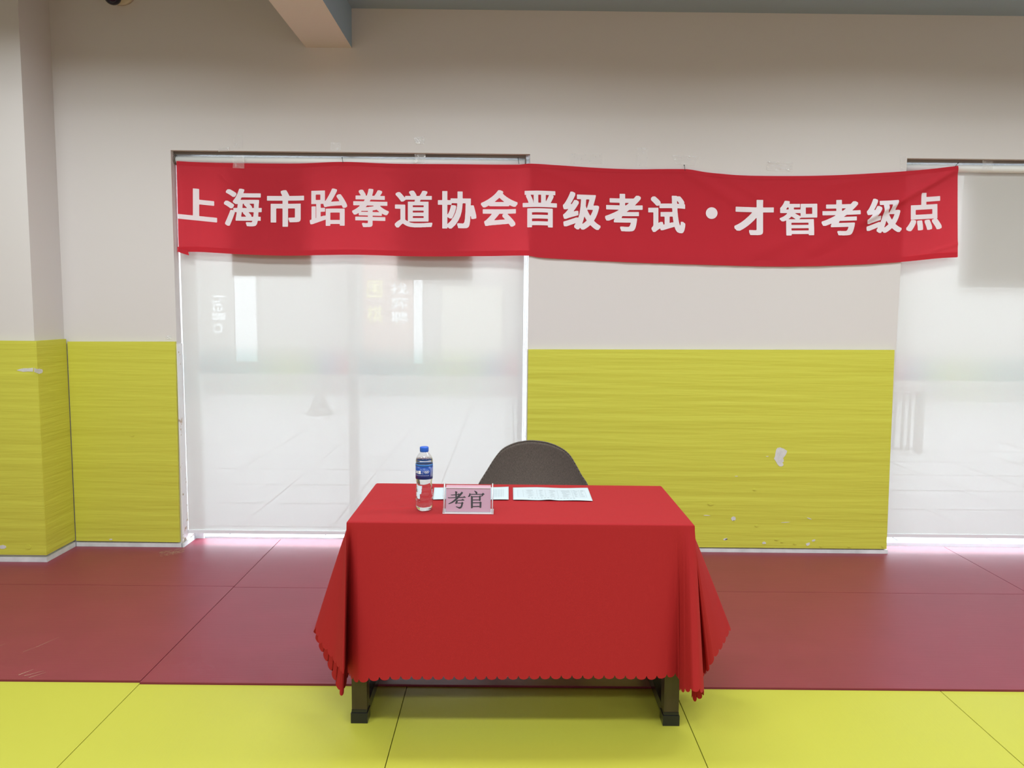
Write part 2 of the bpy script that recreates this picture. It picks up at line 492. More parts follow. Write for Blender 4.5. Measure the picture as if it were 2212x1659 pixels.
# skirting
struct(box('baseboard_back', -2.51, XL0 - 0.003, YF + 0.004, YW, -0.01, 0.030, M['skirt'], bevel=0.003))
struct(box('baseboard_middle', XL1 + 0.003, XR0 + 0.012, YF + 0.004, YW, -0.01, 0.028, M['skirt'], bevel=0.003))
bm = bmesh.new()
bm_prism(bm, [(RX0, COLY - 0.022, -0.01), (COLX + 0.022, COLY - 0.022, -0.01), (COLX + 0.022, YF + 0.004, -0.01), (COLX, YF + 0.004, -0.01), (COLX, COLY, -0.01), (RX0, COLY, -0.01)], (0, 0, 0.042))
struct(obj('baseboard_column', bm, M['skirt'], bevel=0.003))
# painted reveals of the left window
struct(box('trim_1', XL0 - 0.001, XL0 + 0.004, YW - 0.004, 4.60, 0.03, 1.19, M['peel']))
struct(box('trim_2', XL1 - 0.004, XL1 + 0.001, YW - 0.002, 4.60, 0.0, 1.18, M['peel']))
struct(box('trim_3', XL0 + 0.001, XL0 + 0.012, YW - 0.01, 4.60, -0.01, 0.028, M['skirt']))

# windows: frame, mullion, glass
def window(name, x0, x1, mull):
    w = bpy.data.objects.new(name, None); COL.objects.link(w); struct(w)
    bm = bmesh.new()
    bm_box(bm, x0, x0 + 0.055, 4.635, 4.69, 0.0, ZL)
    bm_box(bm, x1 - 0.055, x1, 4.635, 4.69, 0.0, ZL)
    bm_box(bm, x0 + 0.055, x1 - 0.055, 4.635, 4.69, ZL - 0.06, ZL)
    bm_box(bm, x0 + 0.055, x1 - 0.055, 4.650, 4.69, -0.01, 0.012)
    obj('window_frame', bm, M['white_alu'], w)
    xs = [x0 + 0.055] + mull + [x1 - 0.055]
    for mx in mull:
        box('mullion', mx - 0.028, mx + 0.028, 4.635, 4.69, 0.012, ZL - 0.06, M['white_alu'], w)
    for i in range(len(xs) - 1):
        a = xs[i] + (0.028 if i else 0); b = xs[i + 1] - (0.028 if i + 1 < len(xs) - 1 else 0)
        box('glass_pane', a, b, 4.664, 4.668, 0.012, ZL - 0.06, M['glass'], w)
    return w
window('window_1', XL0, XL1, [-0.928])
window('window_2', XR0, XR1, [3.25])

# ------------------------------------------------------------------ floor mats, each its own
def floor_mat(poly, ztop, material, label, group):
    bm = bmesh.new()
    bm_prism(bm, [(x, y, -0.028) for x, y in poly], (0, 0, ztop + 0.028))
    o = obj('floor_mat', bm, material, bevel=0.0025)
    return tag(o, label, 'floor mat', group)
G = 0.0016
yl = [('yellow floor mat in the front left corner of the floor', A0 - 1, A0), ('yellow floor mat under the left table foot, left of the dark centre seam', A0, A0 + 1),
      ('yellow floor mat in the middle, in front of the table', A0 + 1, A0 + 2), ('yellow floor mat right of the right table foot', A0 + 2, A0 + 3),
      ('yellow floor mat in the front right corner of the floor', A0 + 3, A0 + 4)]
for i, (lb, x0, x1) in enumerate(yl):
    dy = 0.012 if i == 0 else 0.0
    floor_mat([(x0 + G, 0.8), (x1 - G, 0.8), (x1 - G, B0 - G + dy), (x0 + G, B0 - G + dy)], 0.0, M['mat_yellow'], lb, 'yellow floor mats in the front row')
# plain vinyl where the mats go on behind the camera
struct(box('floor_vinyl', RX0, RX1, RY0, 0.797, -0.03, -0.002, M['mat_red']))
struct(box('floor_margin_back', RX0, A0 - 2 - 0.003, B0, COLY - 0.024, -0.03, 0.004, M['mat_red']))
struct(box('floor_margin_left', RX0, A0 - 1.003, 0.8, B0, -0.03, -0.002, M['mat_yellow']))
struct(box('floor_margin_right', A0 + 4.003, RX1, 0.8, B0, -0.03, -0.002, M['mat_yellow']))
ZR = 0.007
def rmat(poly, label): floor_mat(poly, ZR, M['mat_red'], label, 'red floor mats behind the table')
B1 = B0 + 1.0
d = 0.012
rmat([(A0 - 2 + G, B0 + G + d), (A0 - G, B0 + G + d), (A0 - G, B1 - G + d), (A0 - 2 + G, B1 - G + d)], 'red floor mat left of the table, next to the yellow mats')
rmat([(A0 + G, B0 + G), (A0 + 2 - G, B0 + G), (A0 + 2 - G, B1 - G), (A0 + G, B1 - G)], 'red floor mat running under the table')
rmat([(A0 + 2 + G, B0 + G), (A0 + 4 - G, B0 + G), (A0 + 4 - G, B1 - G), (A0 + 2 + G, B1 - G)], 'red floor mat right of the table, next to the yellow mats')
rmat([(A0 + 4 + G, B0 + G), (RX1, B0 + G), (RX1, B1 - G), (A0 + 4 + G, B1 - G)], 'red floor mat at the right edge, beyond the last slanting seam')
rmat([(A0 - 2 + G, B1 + G + d), (A0 - G, B1 + G + d), (A0 - G, 4.625), (XL0 + 0.014, 4.625), (XL0 + 0.014, YF), (COLX + 0.024, YF), (COLX + 0.024, COLY - 0.024), (A0 - 2 + G, COLY - 0.024)],
     'scuffed red floor mat along the column and the left wall')
rmat([(A0 + G, B1 + G), (A0 + 2 - G, B1 + G), (A0 + 2 - G, YF + 0.002), (XL1 - 0.002, YF + 0.002), (XL1 - 0.002, 4.628), (A0 + G, 4.628)], 'red floor mat behind the chair, reaching under the left window blind')
rmat([(A0 + 2 + G, B1 + G), (A0 + 4 - G, B1 + G), (A0 + 4 - G, 4.595), (XR0 + 0.013, 4.60), (XR0 + 0.013, YF + 0.002), (A0 + 2 + G, YF + 0.002)], 'red floor mat along the yellow wall right of the table')
rmat([(A0 + 4 + G, B1 + G), (RX1, B1 + G), (RX1, 4.59), (A0 + 4 + G, 4.59)], 'red floor mat under the right window blind')

# scuffs worn into the red mats
M['scuff'] = mat('worn_scuff', (0.42, 0.24, 0.16), 0.8)
def scuff(near, strokes, name, label):
    host = min((o for o in COL.objects if o.name.startswith('floor_mat')), key=lambda o: -1 if near in o['label'] else 1)
    vs, fs = [], []
    for (x0, y0, x1, y1, w) in strokes:
        a, b = at_z(x0, y0, ZR + 0.0006), at_z(x1, y1, ZR + 0.0006)
        d = (b - a).normalized(); n = Vector((-d.y, d.x, 0)) * w
        k = len(vs); vs += [a - n, b - n * 0.3, b + n * 0.3, a + n]; fs.append((k, k + 1, k + 2, k + 3))
    o = pydata(name, vs, fs, M['scuff'], host); o['label'] = label
    return o
rs = random.Random(11)
st = []
for k in range(150):
    x = 344 + 54 * rs.random(); y = 1197 - 9 * (x - 344) / 54 + rs.uniform(-5, 5)
    L = rs.uniform(1.5, 6); st.append((x, y, x + L, y + rs.uniform(-1.6, 0.6), rs.uniform(0.0012, 0.0026)))
scuff('scuffed red floor mat along the column', st, 'scuff_mark', 'grainy tan scuff')
scuff('red floor mat left of the table', [(78, 1398, 128, 1376, 0.0012), (50, 1408, 76, 1399, 0.001), (0, 1395, 12, 1390, 0.001), (40, 1458, 72, 1446, 0.0025), (52, 1460, 95, 1449, 0.002), (62, 1464, 100, 1452, 0.0018)], 'scuff_mark', 'thin pale scratches')

# ------------------------------------------------------------------ yellow foam pads on the walls
def patch(parent, pts, off, material=None, label='white torn patch', name='torn_patch'):
    bm = bmesh.new(); bm_prism(bm, pts, off)
    o = obj(name, bm, material or M['torn'], parent)
    if label: o['label'] = label
    return o

def foam(name, poly, y, label):
    bm = bmesh.new()
    bm_prism(bm, [(x, y, z) for x, z in poly], (0, YW - 0.001 - y, 0))
    o = obj(name, bm, M['foam'], bevel=0.004)
    return tag(o, label, 'wall pad', 'yellow wall pads')
padR = foam('foam_wall_pad', [(0.106, 0.036), (XR0 + 0.002, 0.036), (XR0 - 0.018, 1.197), (0.106, 1.179)], YF, 'wide yellow foam wall pad between the two windows, torn in places')
padL = foam('foam_wall_pad', [(-2.508, 0.040), (XL0 - 0.012, 0.037), (XL0 - 0.001, 1.203), (-2.508, 1.197)], YF, 'yellow foam wall pad between the column and the left window')
bm = bmesh.new()
cx, cy = COLX + 0.022, COLY - 0.022
bm_prism(bm, [(RX0, cy, 0.046), (cx, cy, 0.046), (cx, YF, 0.046), (COLX + 0.001, YF, 0.046), (COLX + 0.001, COLY - 0.001, 0.046), (RX0, COLY - 0.001, 0.046)], (0, 0, 1.166))
padC = tag(obj('foam_wall_pad', bm, M['foam'], bevel=0.006), 'yellow foam wall pad wrapped round the column at far left', 'wall pad', 'yellow wall pads')

def z5(x, y): return at_y(1500 + x / 4.148, 820 + y / 4.148, YF - 0.0012)
patch(padR, [z5(*q) for q in ((745, 612), (770, 608), (800, 618), (832, 640), (822, 668), (812, 684), (795, 703), (801, 722), (800, 737), (788, 744), (799, 758), (795, 772), (780, 779), (762, 777), (748, 765), (735, 742), (722, 722), (713, 708), (722, 688), (728, 650), (734, 625))], (0, 0.001, 0))
patch(padR, [z5(*q) for q in ((778, 606), (782, 594), (798, 588), (812, 596), (818, 606), (800, 616))], (0, 0.001, 0), M['foam'], 'yellow curled flake', 'foam_flake')
def blob(cx, cy, rx, ry, tilt=0, n=11, seed=0):
    r = random.Random(seed)
    out = []
    for k in range(n):
        a = 2 * math.pi * k / n; s = 0.75 + 0.4 * r.random()
        x, y = rx * s * math.cos(a), ry * s * math.sin(a)
        out.append(z5(cx + x * math.cos(tilt) - y * math.sin(tilt), cy + x * math.sin(tilt) + y * math.cos(tilt)))
    return out
for k, (x, y, rx, ry, t) in enumerate(((349, 1247, 20, 22, 0), (278, 1430, 20, 10, -0.3), (624, 1464, 16, 12, 0), (1017, 1475, 22, 13, -0.4), (1070, 1442, 18, 9, -0.4))):
    patch(padR, blob(x, y, rx, ry, t, seed=k), (0, 0.001, 0))
    patch(padR, blob(x + rx * 0.5, y + (ry if k != 1 else 0), rx * 0.7, ry * 0.4, t, seed=k + 20), (0, 0.0014, 0), M['foam'], 'yellow curled flake', 'foam_flake')
for k, (x, y, rx, ry, t) in enumerate(((112, 1217, 32, 3, 0.05), (1030, 1245, 24, 4, 0.4), (818, 1279, 40, 3, -0.06), (378, 866, 15, 3, 0), (652, 688, 14, 3, 0))):
    patch(padR, blob(x, y, rx, ry, t, seed=k + 40), (0, 0.001, 0), None, 'pale slit in the foam', 'foam_slit')
for k, (x, y, rx, ry) in enumerate(((146, 1115, 26, 12), (540, 985, 15, 9), (556, 1309, 14, 9), (735, 1432, 22, 8), (900, 1470, 14, 7), (1135, 1495, 14, 6), (1388, 1497, 14, 6), (1690, 1495, 12, 8), (785, 1455, 12, 5))):
    patch(padR, blob(x, y, rx, ry, 0, seed=k + 60), (0, -0.002, 0), M['foam'], None, 'foam_flake')
def z8(x, y, yy): return at_y(x / 2.963, 700 + y / 2.963, yy)
patch(padC, [z8(*q, cy - 0.0012) for q in ((106, 296), (125, 288), (150, 283), (180, 283), (211, 280), (211, 305), (180, 303), (150, 306), (125, 301))], (0, 0.001, 0))
def colside(x, y):
    # on the side face of the column pad
    dd = sight(x / 2.963, 700 + y / 2.963); t = (cx + 0.0012) / dd.x
    return Vector((cx + 0.0012, dd.y * t, EYE + dd.z * t))
patch(padC, [colside(*q) for q in ((219, 280), (235, 287), (256, 286), (270, 290), (275, 300), (270, 313), (250, 319), (236, 313), (219, 306))], (-0.001, 0, 0))
patch(padC, [z8(*q, cy - 0.0012) for q in ((0, 1418), (18, 1414), (36, 1420), (40, 1430), (28, 1438), (10, 1440), (0, 1436))], (0, 0.001, 0), None, 'pale round dent', 'torn_patch')
patch(padC, [z8(*q, cy - 0.002) for q in ((162, 1428), (172, 1416), (188, 1414), (200, 1424), (196, 1438), (180, 1442), (168, 1440))], (0, 0.002, 0), M['foam'], None, 'foam_flake')
def zl(x, y): return at_y(x / 2.963, 700 + y / 2.963, YF - 0.0012)
patch(padL, [zl(*q) for q in ((698, 1377), (708, 1374), (720, 1377), (716, 1383), (702, 1383))], (0, 0.001, 0), None, 'pale slit in the foam', 'foam_slit')
patch(padL, [zl(*q) for q in ((836, 710), (848, 715), (858, 712), (852, 720), (840, 717))], (0, -0.001, 0), M['foam'], None, 'foam_flake')

# ------------------------------------------------------------------ roller blinds
YB = 4.535
def blind(x0, x1, zb, label, chain_x=None):
    t = thing('roller_blind', label, 'window blind', (x0, YB, zb), 'white roller blinds')
    nx, nz = 60, 40
    vs, fs = [], []
    for j in range(nz + 1):
        z = zb + 0.012 + (2.225 - zb - 0.012) * j / nz
        for i in range(nx + 1):
            x = x0 + (x1 - x0) * i / nx
            vs.append((x, YB + 0.0012 * math.sin(x * 9.0) * (1 - j / nz) , z))
    for j in range(nz):
        for i in range(nx):
            a = j * (nx + 1) + i
            fs.append((a, a + 1, a + nx + 2, a + nx + 1))
    pydata('blind_fabric', vs, fs, M['blind'], t, True)
    bm = bmesh.new(); bm_tube(bm, (x0 + 0.005, YB - 0.018, 2.222), (x1 - 0.005, YB - 0.018, 2.222), 0.021, 24)
    obj('roller_tube', bm, M['tube'], t, True)
    box('bottom_rail', x0, x1, YB - 0.009, YB + 0.009, zb - 0.008, zb + 0.012, M['white_alu'], t, bevel=0.004)
    box('head_rail', x0 - 0.004, x1 + 0.004, YB - 0.035, YB + 0.03, ZL - 0.016, ZL, M['steel'], t)
    for xx in (x0 - 0.006, x1 - 0.002):
        bm = bmesh.new(); bm_tube(bm, (xx, YB - 0.018, 2.222), (xx + 0.008, YB - 0.018, 2.222), 0.027, 20)
        bm_box(bm, xx, xx + 0.006, YB - 0.035, YB + 0.01, 2.222, ZL - 0.016)
        obj('bracket', bm, M['steel'], t)
    if chain_x is not None:
        bm = bmesh.new()
        for dx in (0.0, 0.011):
            z = 2.20
            while z > 0.62:
                bmesh.ops.create_icosphere(bm, subdivisions=1, radius=0.0021, matrix=Matrix.Translation((chain_x + dx, YB - 0.018, z)))
                z -= 0.0062
            bm_tube(bm, (chain_x + dx, YB - 0.018, 0.62), (chain_x + dx, YB - 0.018, 2.20), 0.0007, 6)
        obj('bead_chain', bm, M['white_alu'], t, True)
    return t
blind(XL0 + 0.006, XL1 - 0.026, 0.075, 'white sheer roller blind in the left window behind the table', chain_x=XL1 - 0.019)
blind(XR0 + 0.006, XR1 - 0.02, 0.090, 'white sheer roller blind at the right edge of the photo')

# boards and printed film on the glass behind the blinds
def board(px0, px1, py0, py1, y, th, label):
    a, b = at_y(px0, py1, y), at_y(px1, py0, y)
    o = box('glass_board', a.x, b.x, y, y + th, a.z, min(b.z, ZL - 0.07), M['board'])
    return tag(o, label, 'board', 'boards hung behind the blinds')
board(502, 670, 345, 596, YB + 0.008, 0.004, 'grey board showing through the left blind, left of its centre post')
board(858, 1022, 350, 604, YB + 0.030, 0.004, 'grey board showing through the left blind, right of its centre post')
board(2068, 2600, 372, 620, YB + 0.045, 0.004, 'large grey board showing through the right blind')
def film(x0, x1, flip, label):
    o = box('window_film', x0, x1, 4.6605, 4.6625, 1.005, 1.165, M['film'])
    if flip:
        o.rotation_euler.z = 0
    return tag(o, label, 'window film', 'rainbow films on the glass')
film(XL0 + 0.057, -0.957, False, 'faint rainbow film strip on the left pane of the left window')
film(-0.899, XL1 - 0.057, False, 'faint rainbow film strip on the right pane of the left window')
fo = film(0, 1.0, False, 'faint rainbow film strip on the glass of the right window')
fo.rotation_euler.z = math.pi; fo.location = (XR0 + 0.057 + 1.0, 2 * 4.6615, 0)

# ------------------------------------------------------------------ the banner
TOP = [(381, 348), (420, 350.5), (520, 353), (640, 353.5), (740, 350), (850, 354), (980, 355), (1120, 356), (1145, 354), (1200, 357), (1300, 363.5), (1370, 366), (1480, 366), (1530, 373), (1600, 379), (1700, 380.5), (1800, 379), (1900, 374), (1960, 370), (2020, 364.5), (2069, 358.5)]
BOT = [(386, 544), (430, 544), (520, 549), (620, 552), (760, 550), (900, 553.5), (1050, 553), (1140, 552), (1165, 556), (1250, 561), (1400, 568), (1500, 571), (1600, 574), (1690, 575.5), (1800, 573.5), (1900, 569), (1960, 564.5), (2030, 557.5), (2069, 555.5)]
BASE_Y = [(-1.92, 4.488), (-1.0, 4.487), (-0.1, 4.470), (0.06, 4.4575), (0.2, 4.4565), (1.9, 4.4555), (2.2, 4.4575), (2.55, 4.494)]
rb = random.Random(5)
CREASE = [(rb.uniform(-1.9, 2.5), rb.uniform(0.006, 0.03), rb.uniform(-0.0012, 0.0012)) for _ in range(34)]
def ridge(x, z, p, q, w, h):
    """a soft fold along the segment p-q"""
    ax, az = p; bx, bz = q
    L = math.hypot(bx - ax, bz - az); ux, uz = (bx - ax) / L, (bz - az) / L
    s = (x - ax) * ux + (z - az) * uz; n = -(x - ax) * uz + (z - az) * ux
    e = 1.0
    if s < 0: e = math.exp(-(s / 0.06) ** 2)
    if s > L: e = math.exp(-((s - L) / 0.06) ** 2)
    return h * e * math.exp(-(n / w) ** 2)
def pt(px, py):
    v = at_y(px, py, 4.47); return (v.x, v.z)
RIDGES = [(pt(2055, 372), pt(1880, 470), 0.018, 0.016), (pt(2040, 366), pt(1760, 535), 0.05, 0.008), (pt(1870, 455), pt(1640, 545), 0.045, 0.006),
          (pt(1485, 372), pt(1610, 450), 0.03, 0.007), (pt(1560, 380), pt(1660, 440), 0.02, 0.003), (pt(1950, 375), pt(1800, 400), 0.02, 0.004),
          (pt(480, 380), pt(560, 450), 0.02, 0.003), (pt(640, 400), pt(740, 360), 0.02, 0.003), (pt(1150, 360), pt(1260, 400), 0.02, 0.003), (pt(2010, 545), pt(2060, 530), 0.01, 0.005)]
def wall_side(x):
    return 1.0 if 0.1 < x < 2.2 else 0.0
def banner_y(x, z):
    y = lerp_path(BASE_Y, x)
    d = 0.0
    for cx_, w, h in CREASE: d += h * math.exp(-((x - cx_) / w) ** 2)
    d += 0.0016 * math.sin(x * 5.3 + 1.0) * math.sin(z * 6 + x * 2)
    for p, q, w, h in RIDGES: d += ridge(x, z, p, q, w, h)
    zt = 2.19
    d += 0.003 * max(0, (1.80 - z) / 0.1) * math.sin(x * 21) * 0.5
    return y - abs(d) if 0.1 < x < 2.2 else y - d
banner = thing('hanging_banner', 'long red cloth banner with white Chinese characters hung across both windows', 'banner', (0.3, 4.47, 1.7))
def banner_surface(nx=760, nz=60, dy=0.0):
    vs, fs = [], []
    for j in range(nz + 1):
        v = j / nz
        for i in range(nx + 1):
            u = i / nx
            px = 381 + (2069 - 381) * u
            yt = smooth_path(TOP, px); pxb = 386 + (2069 - 386) * u; yb = smooth_path(BOT, pxb)
            pxx = px + (pxb - px) * v; pyy = yt + (yb - yt) * v
            y0 = 4.47
            for _ in range(2):
                w = at_y(pxx, pyy, y0); y0 = lerp_path(BASE_Y, w.x)
            w = at_y(pxx, pyy, y0)
            vs.append((w.x, banner_y(w.x, w.z) + dy, w.z))
    for j in range(nz):
        for i in range(nx):
            a = j * (nx + 1) + i
            fs.append((a, a + 1, a + nx + 2, a + nx + 1))
    return vs, fs
vs, fs = banner_surface()
cl = pydata('banner_cloth', vs, fs, M['banner'], banner, True)
# sewn hems along top and bottom, and the turned-up lower left corner
def hem(edge, off0, off1, name):
    vs, fs = [], []
    n = 300
    for i in range(n + 1):
        u = i / n; px = 383 + (2067 - 383) * u
        py = smooth_path(edge, px)
        for k, o in enumerate((off0, off1)):
            w = at_y(px, py + o, 4.47); y0 = lerp_path(BASE_Y, w.x); w = at_y(px, py + o, y0)
            vs.append((w.x, banner_y(w.x, w.z) - 0.0012, w.z))
    for i in range(n): fs.append((2 * i, 2 * i + 1, 2 * i + 3, 2 * i + 2))
    return pydata(name, vs, fs, M['banner'], banner, True)
hem(BOT, -11, 0.3, 'hem'); hem(TOP, -0.3, 8, 'hem')
crn = [at_y(386, 537, 4.482), at_y(404, 541, 4.480), at_y(407, 551.5, 4.477), at_y(387, 545, 4.480)]
cb = [v + Vector((0.002, 0.006, 0)) for v in crn]
pydata('turned_corner', crn + cb, [(0, 1, 2, 3), (7, 6, 5, 4), (0, 3, 7, 4), (1, 0, 4, 5), (2, 1, 5, 6), (3, 2, 6, 7)], M['banner'], banner)
CHARS = [('上', 384.5, 405, 469, 480.5), ('海', 484, 408, 566, 489), ('市', 577, 411, 657, 490), ('跆', 669.5, 407.5, 750, 488), ('拳', 761, 408, 840, 491), ('道', 853, 412, 934, 492),
         ('协', 946, 413, 1029, 494), ('会', 1039, 411, 1118, 490), ('晋', 1129, 412, 1203, 491), ('级', 1216, 415, 1297, 496), ('考', 1307, 419, 1388, 500), ('试', 1400, 423, 1480, 503),
         ('才', 1586, 432, 1671, 508), ('智', 1684, 434, 1765, 509), ('考', 1774, 432, 1857, 509), ('级', 1870, 429, 1947, 503), ('点', 1957, 417, 2034, 498)]
BOLD = {'上': (.038, .031), '市': (.037, .028), '才': (.038, .031), '会': (.030, .025), '协': (.030, .026), '点': (.034, .028), '考': (.032, .025), '试': (.030, .024), '级': (.030, .024)}
CACHE = {}
TILT = {'上': 6, '海': 2, '点': -2, '级': 0}
for ch, x0, y0, x1, y1 in CHARS:
    if ch not in CACHE: CACHE[ch] = glyph_mesh(ch, BOLD.get(ch, (.026, .019)))
    V, F = CACHE[ch]
    vs = []
    for gx, gy in V:
        px = x0 + (x1 - x0) * gx
        slope = (smooth_path(TOP, min(px + 30, 2069)) - smooth_path(TOP, max(px - 30, 381))) / 60.0
        sl = 0.10 if ch == '上' else slope * 0.6
        py = y1 + (y0 - y1) * gy + (px - (x0 + x1) / 2) * sl
        if ch == '上': py = y1 - 4 + (y0 - y1 + 7) * gy + (px - (x0 + x1) / 2) * sl
        w = at_y(px, py, 4.47); yy = lerp_path(BASE_Y, w.x); w = at_y(px, py, yy)
        vs.append((w.x, banner_y(w.x, w.z) - 0.0026, w.z))
    pydata('printed_character', vs, F, M['print_white'], banner, True)
# the centred dot between the two phrases
vs = []
for k in range(40):
    a = 2 * math.pi * k / 40
    w = at_y(1537 + 12.6 * math.cos(a), 460.5 + 12.6 * math.sin(a), 4.456)
    vs.append((w.x, banner_y(w.x, w.z) - 0.0026, w.z))
pydata('printed_dot', vs, [list(range(40))], M['print_white'], banner)
# string ties and pins that carry the banner
for (xa, ya, xb, yb) in ((739, 341, 741, 352), (1478, 357, 1480, 369), (2070, 352, 2062, 361), (1119, 341, 1121, 354)):
    p0, p1 = at_y(xa, ya, 4.484 if xa < 1140 or xa > 2000 else 4.452), at_y(xb, yb, 4.480 if xa < 1140 or xa > 2000 else 4.450)
    bm = bmesh.new(); bm_tube(bm, p0, p1, 0.0013, 8)
    bmesh.ops.create_icosphere(bm, subdivisions=1, radius=0.0035, matrix=Matrix.Translation(p0))
    o = obj('string_tie', bm, M['black'], banner); o['label'] = 'dark string tie'

# ------------------------------------------------------------------ pieces of clear tape
def tape(pts, y, label, kind='tape', crumple=0.0, seed=0):
    """pts: the four corners (top-left, top-right, bottom-right, bottom-left) as seen, on the plane y (a number or one per corner)"""
    r = random.Random(seed)
    ys = y if isinstance(y, (list, tuple)) else [y] * 4
    c = [at_y(px, py, yy) for (px, py), yy in zip(pts, ys)]
    n = 10
    vs, fs = [], []
    for side in (0, 1):
        for j in range(n + 1):
            for i in range(n + 1):
                u, v = i / n, j / n
                p = (c[0] * (1 - u) + c[1] * u) * (1 - v) + (c[3] * (1 - u) + c[2] * u) * v
                if side == 0: nz = [r.uniform(0, 1) for _ in range(1)][0]; vs.append(p + Vector((0, -0.0004 - crumple * nz, 0)))
                else: vs.append(vs[j * (n + 1) + i] + Vector((0, 0.0003, 0)))
    N = (n + 1) ** 2
    for j in range(n):
        for i in range(n):
            a = j * (n + 1) + i
            fs.append((a, a + 1, a + n + 2, a + n + 1)); fs.append((N + a, N + a + n + 1, N + a + n + 2, N + a + 1))
    rim = [j for j in range(n)] + [n + j * (n + 1) for j in range(n)] + [N - 1 - j for j in range(n)] + [(n - j) * (n + 1) for j in range(n)]
    for k in range(len(rim)):
        a, b = rim[k], rim[(k + 1) % len(rim)]
        fs.append((b, a, a + N, b + N))
    o = pydata('tape_piece', vs, fs, M[kind])
    return tag(o, label, 'tape', 'clear tape pieces along the banner')
YT = YW - 0.0012
tape([(472, 320), (495, 317), (494, 327), (471, 328)], YT, 'short crinkled clear tape on the window head near its left end', 'tape_shiny', 0.003, 1)
tape([(505, 292), (524, 292), (525, 320), (504, 320)], YT, 'clear tape strip on the wall above the left end of the banner', 'tape', 0.001, 2)
tape([(504, 336), (527, 336), (528, 364), (503, 363)], 4.4795, 'clear tape strip from the blind roller onto the banner above the second character', 'tape', 0.001, 3)
tape([(714, 308), (737, 308), (737, 326), (714, 326)], YT, 'faint clear tape square on the wall above the left window centre', 'tape', 0.0, 4)
tape([(893, 297), (917, 295), (917, 311), (898, 311)], YT, 'milky white tape square on the wall above the sixth character', 'tape_milky', 0.001, 5)
tape([(896, 331), (919, 331), (920, 365), (896, 361)], 4.4795, 'shiny crumpled tape on the top banner edge above the sixth character', 'tape_shiny', 0.003, 6)
tape([(1233, 332), (1301, 332), (1300, 354), (1232, 354)], YT, 'wide faint clear tape on the wall right of the left window', 'tape', 0.0005, 7)
tape([(1376, 319), (1399, 319), (1398, 361), (1376, 361)], YT, 'upright faint clear tape strip on the wall above the banner middle', 'tape', 0.0, 8)
tape([(1451, 335), (1509, 338), (1500, 358), (1460, 355)], YT, 'drooping crinkled clear tape around the wall pin', 'tape', 0.002, 9)
tape([(1657, 349), (1713, 351), (1712, 371), (1656, 368)], YT, 'bright crumpled clear tape on the wall above the dot', 'tape_shiny', 0.004, 10)
tape([(1944, 337), (1957, 338), (1957, 371), (1946, 371)], YT, 'clear tape at the top left corner of the right window', 'tape', 0.001, 11)
tape([(2122, 338), (2145, 338), (2145, 369), (2122, 369)], 4.4915, 'clear tape strip over the roller of the right blind', 'tape', 0.001, 12)
tape([(357, 726), (369, 725), (371, 732), (358, 733)], YT, 'tiny white tape scrap on the wall above the left wall pad', 'tape_milky', 0.001, 13)

# ------------------------------------------------------------------ security camera at the top of the wall
sc0 = at_y(262, -22, YW)
scam = thing('security_camera', 'dark dome security camera high on the wall at the upper left', 'security camera', tuple(sc0))
bm = bmesh.new(); bm_tube(bm, sc0, sc0 + Vector((0, -0.03, 0)), 0.085, 36)
obj('mount_base', bm, M['cam_base'], scam, True, bevel=0.006)
sd = at_y(248, -14, YW - 0.075)
bm = bmesh.new(); bm_tube(bm, sc0 + Vector((-0.01, -0.03, 0)), sd, 0.046, 28)
obj('camera_body', bm, M['cam_base'], scam, True, bevel=0.01)
sd2 = at_y(243, -8, YW - 0.085)
bm = bmesh.new(); bmesh.ops.create_uvsphere(bm, u_segments=32, v_segments=20, radius=0.044, matrix=Matrix.Translation(sd2))
obj('camera_dome', bm, M['cam_dark'], scam, True)

# ------------------------------------------------------------------ table
TX0, TX1, TY0, TY1, TZ = -0.5225, 0.6055, 2.4930, 3.0500, 0.7140
table = thing('folding_table', 'dark wooden trestle table hidden under the red tablecloth', 'table', (0.04, 2.77, 0))
bm = bmesh.new()
corner = []
for ccx, ccy, a0 in ((TX1 - 0.04, TY1 - 0.04, 0), (TX0 + 0.04, TY1 - 0.04, 90), (TX0 + 0.04, TY0 + 0.04, 180), (TX1 - 0.04, TY0 + 0.04, 270)):
    for k in range(7):
        a = math.radians(a0 + 15 * k); corner.append((ccx + 0.04 * math.cos(a), ccy + 0.04 * math.sin(a), TZ - 0.025))
bm_prism(bm, corner, (0, 0, 0.025))
obj('tabletop', bm, M['wood'], table)
for s, lx in ((0, -0.500), (1, 0.563)):
    w = 0.0255
    for yy in (2.548, 2.975):
        box('leg', lx - w, lx + w, yy, yy + 0.05, 0.046, TZ - 0.0252, M['wood'], table, bevel=0.003)
    r = box('foot_rail', lx - w + 0.002, lx + w - 0.002, 2.556, 3.02, 0.012, 0.050, M['wood_edge'], table, bevel=0.004)
    r['label'] = 'black lacquered foot rail'
    for yy in (2.543, 2.985):
        bm = bmesh.new(); bm_box(bm, lx - w - 0.003, lx + w + 0.003, yy, yy + 0.055, 0.0, 0.036)
        bm_box(bm, lx - w - 0.0005, lx + w + 0.0005, yy + 0.003, yy + 0.05, 0.0362, 0.047)
        f = obj('foot_block', bm, M['wood_edge'], table, bevel=0.003)
    box('side_panel', lx - 0.006, lx + 0.006, 2.598, 2.975, 0.050, TZ - 0.03, M['wood_edge'], table)
box('apron', -0.47, 0.535, 2.97, 2.985, 0.35, TZ - 0.03, M['wood'], table)

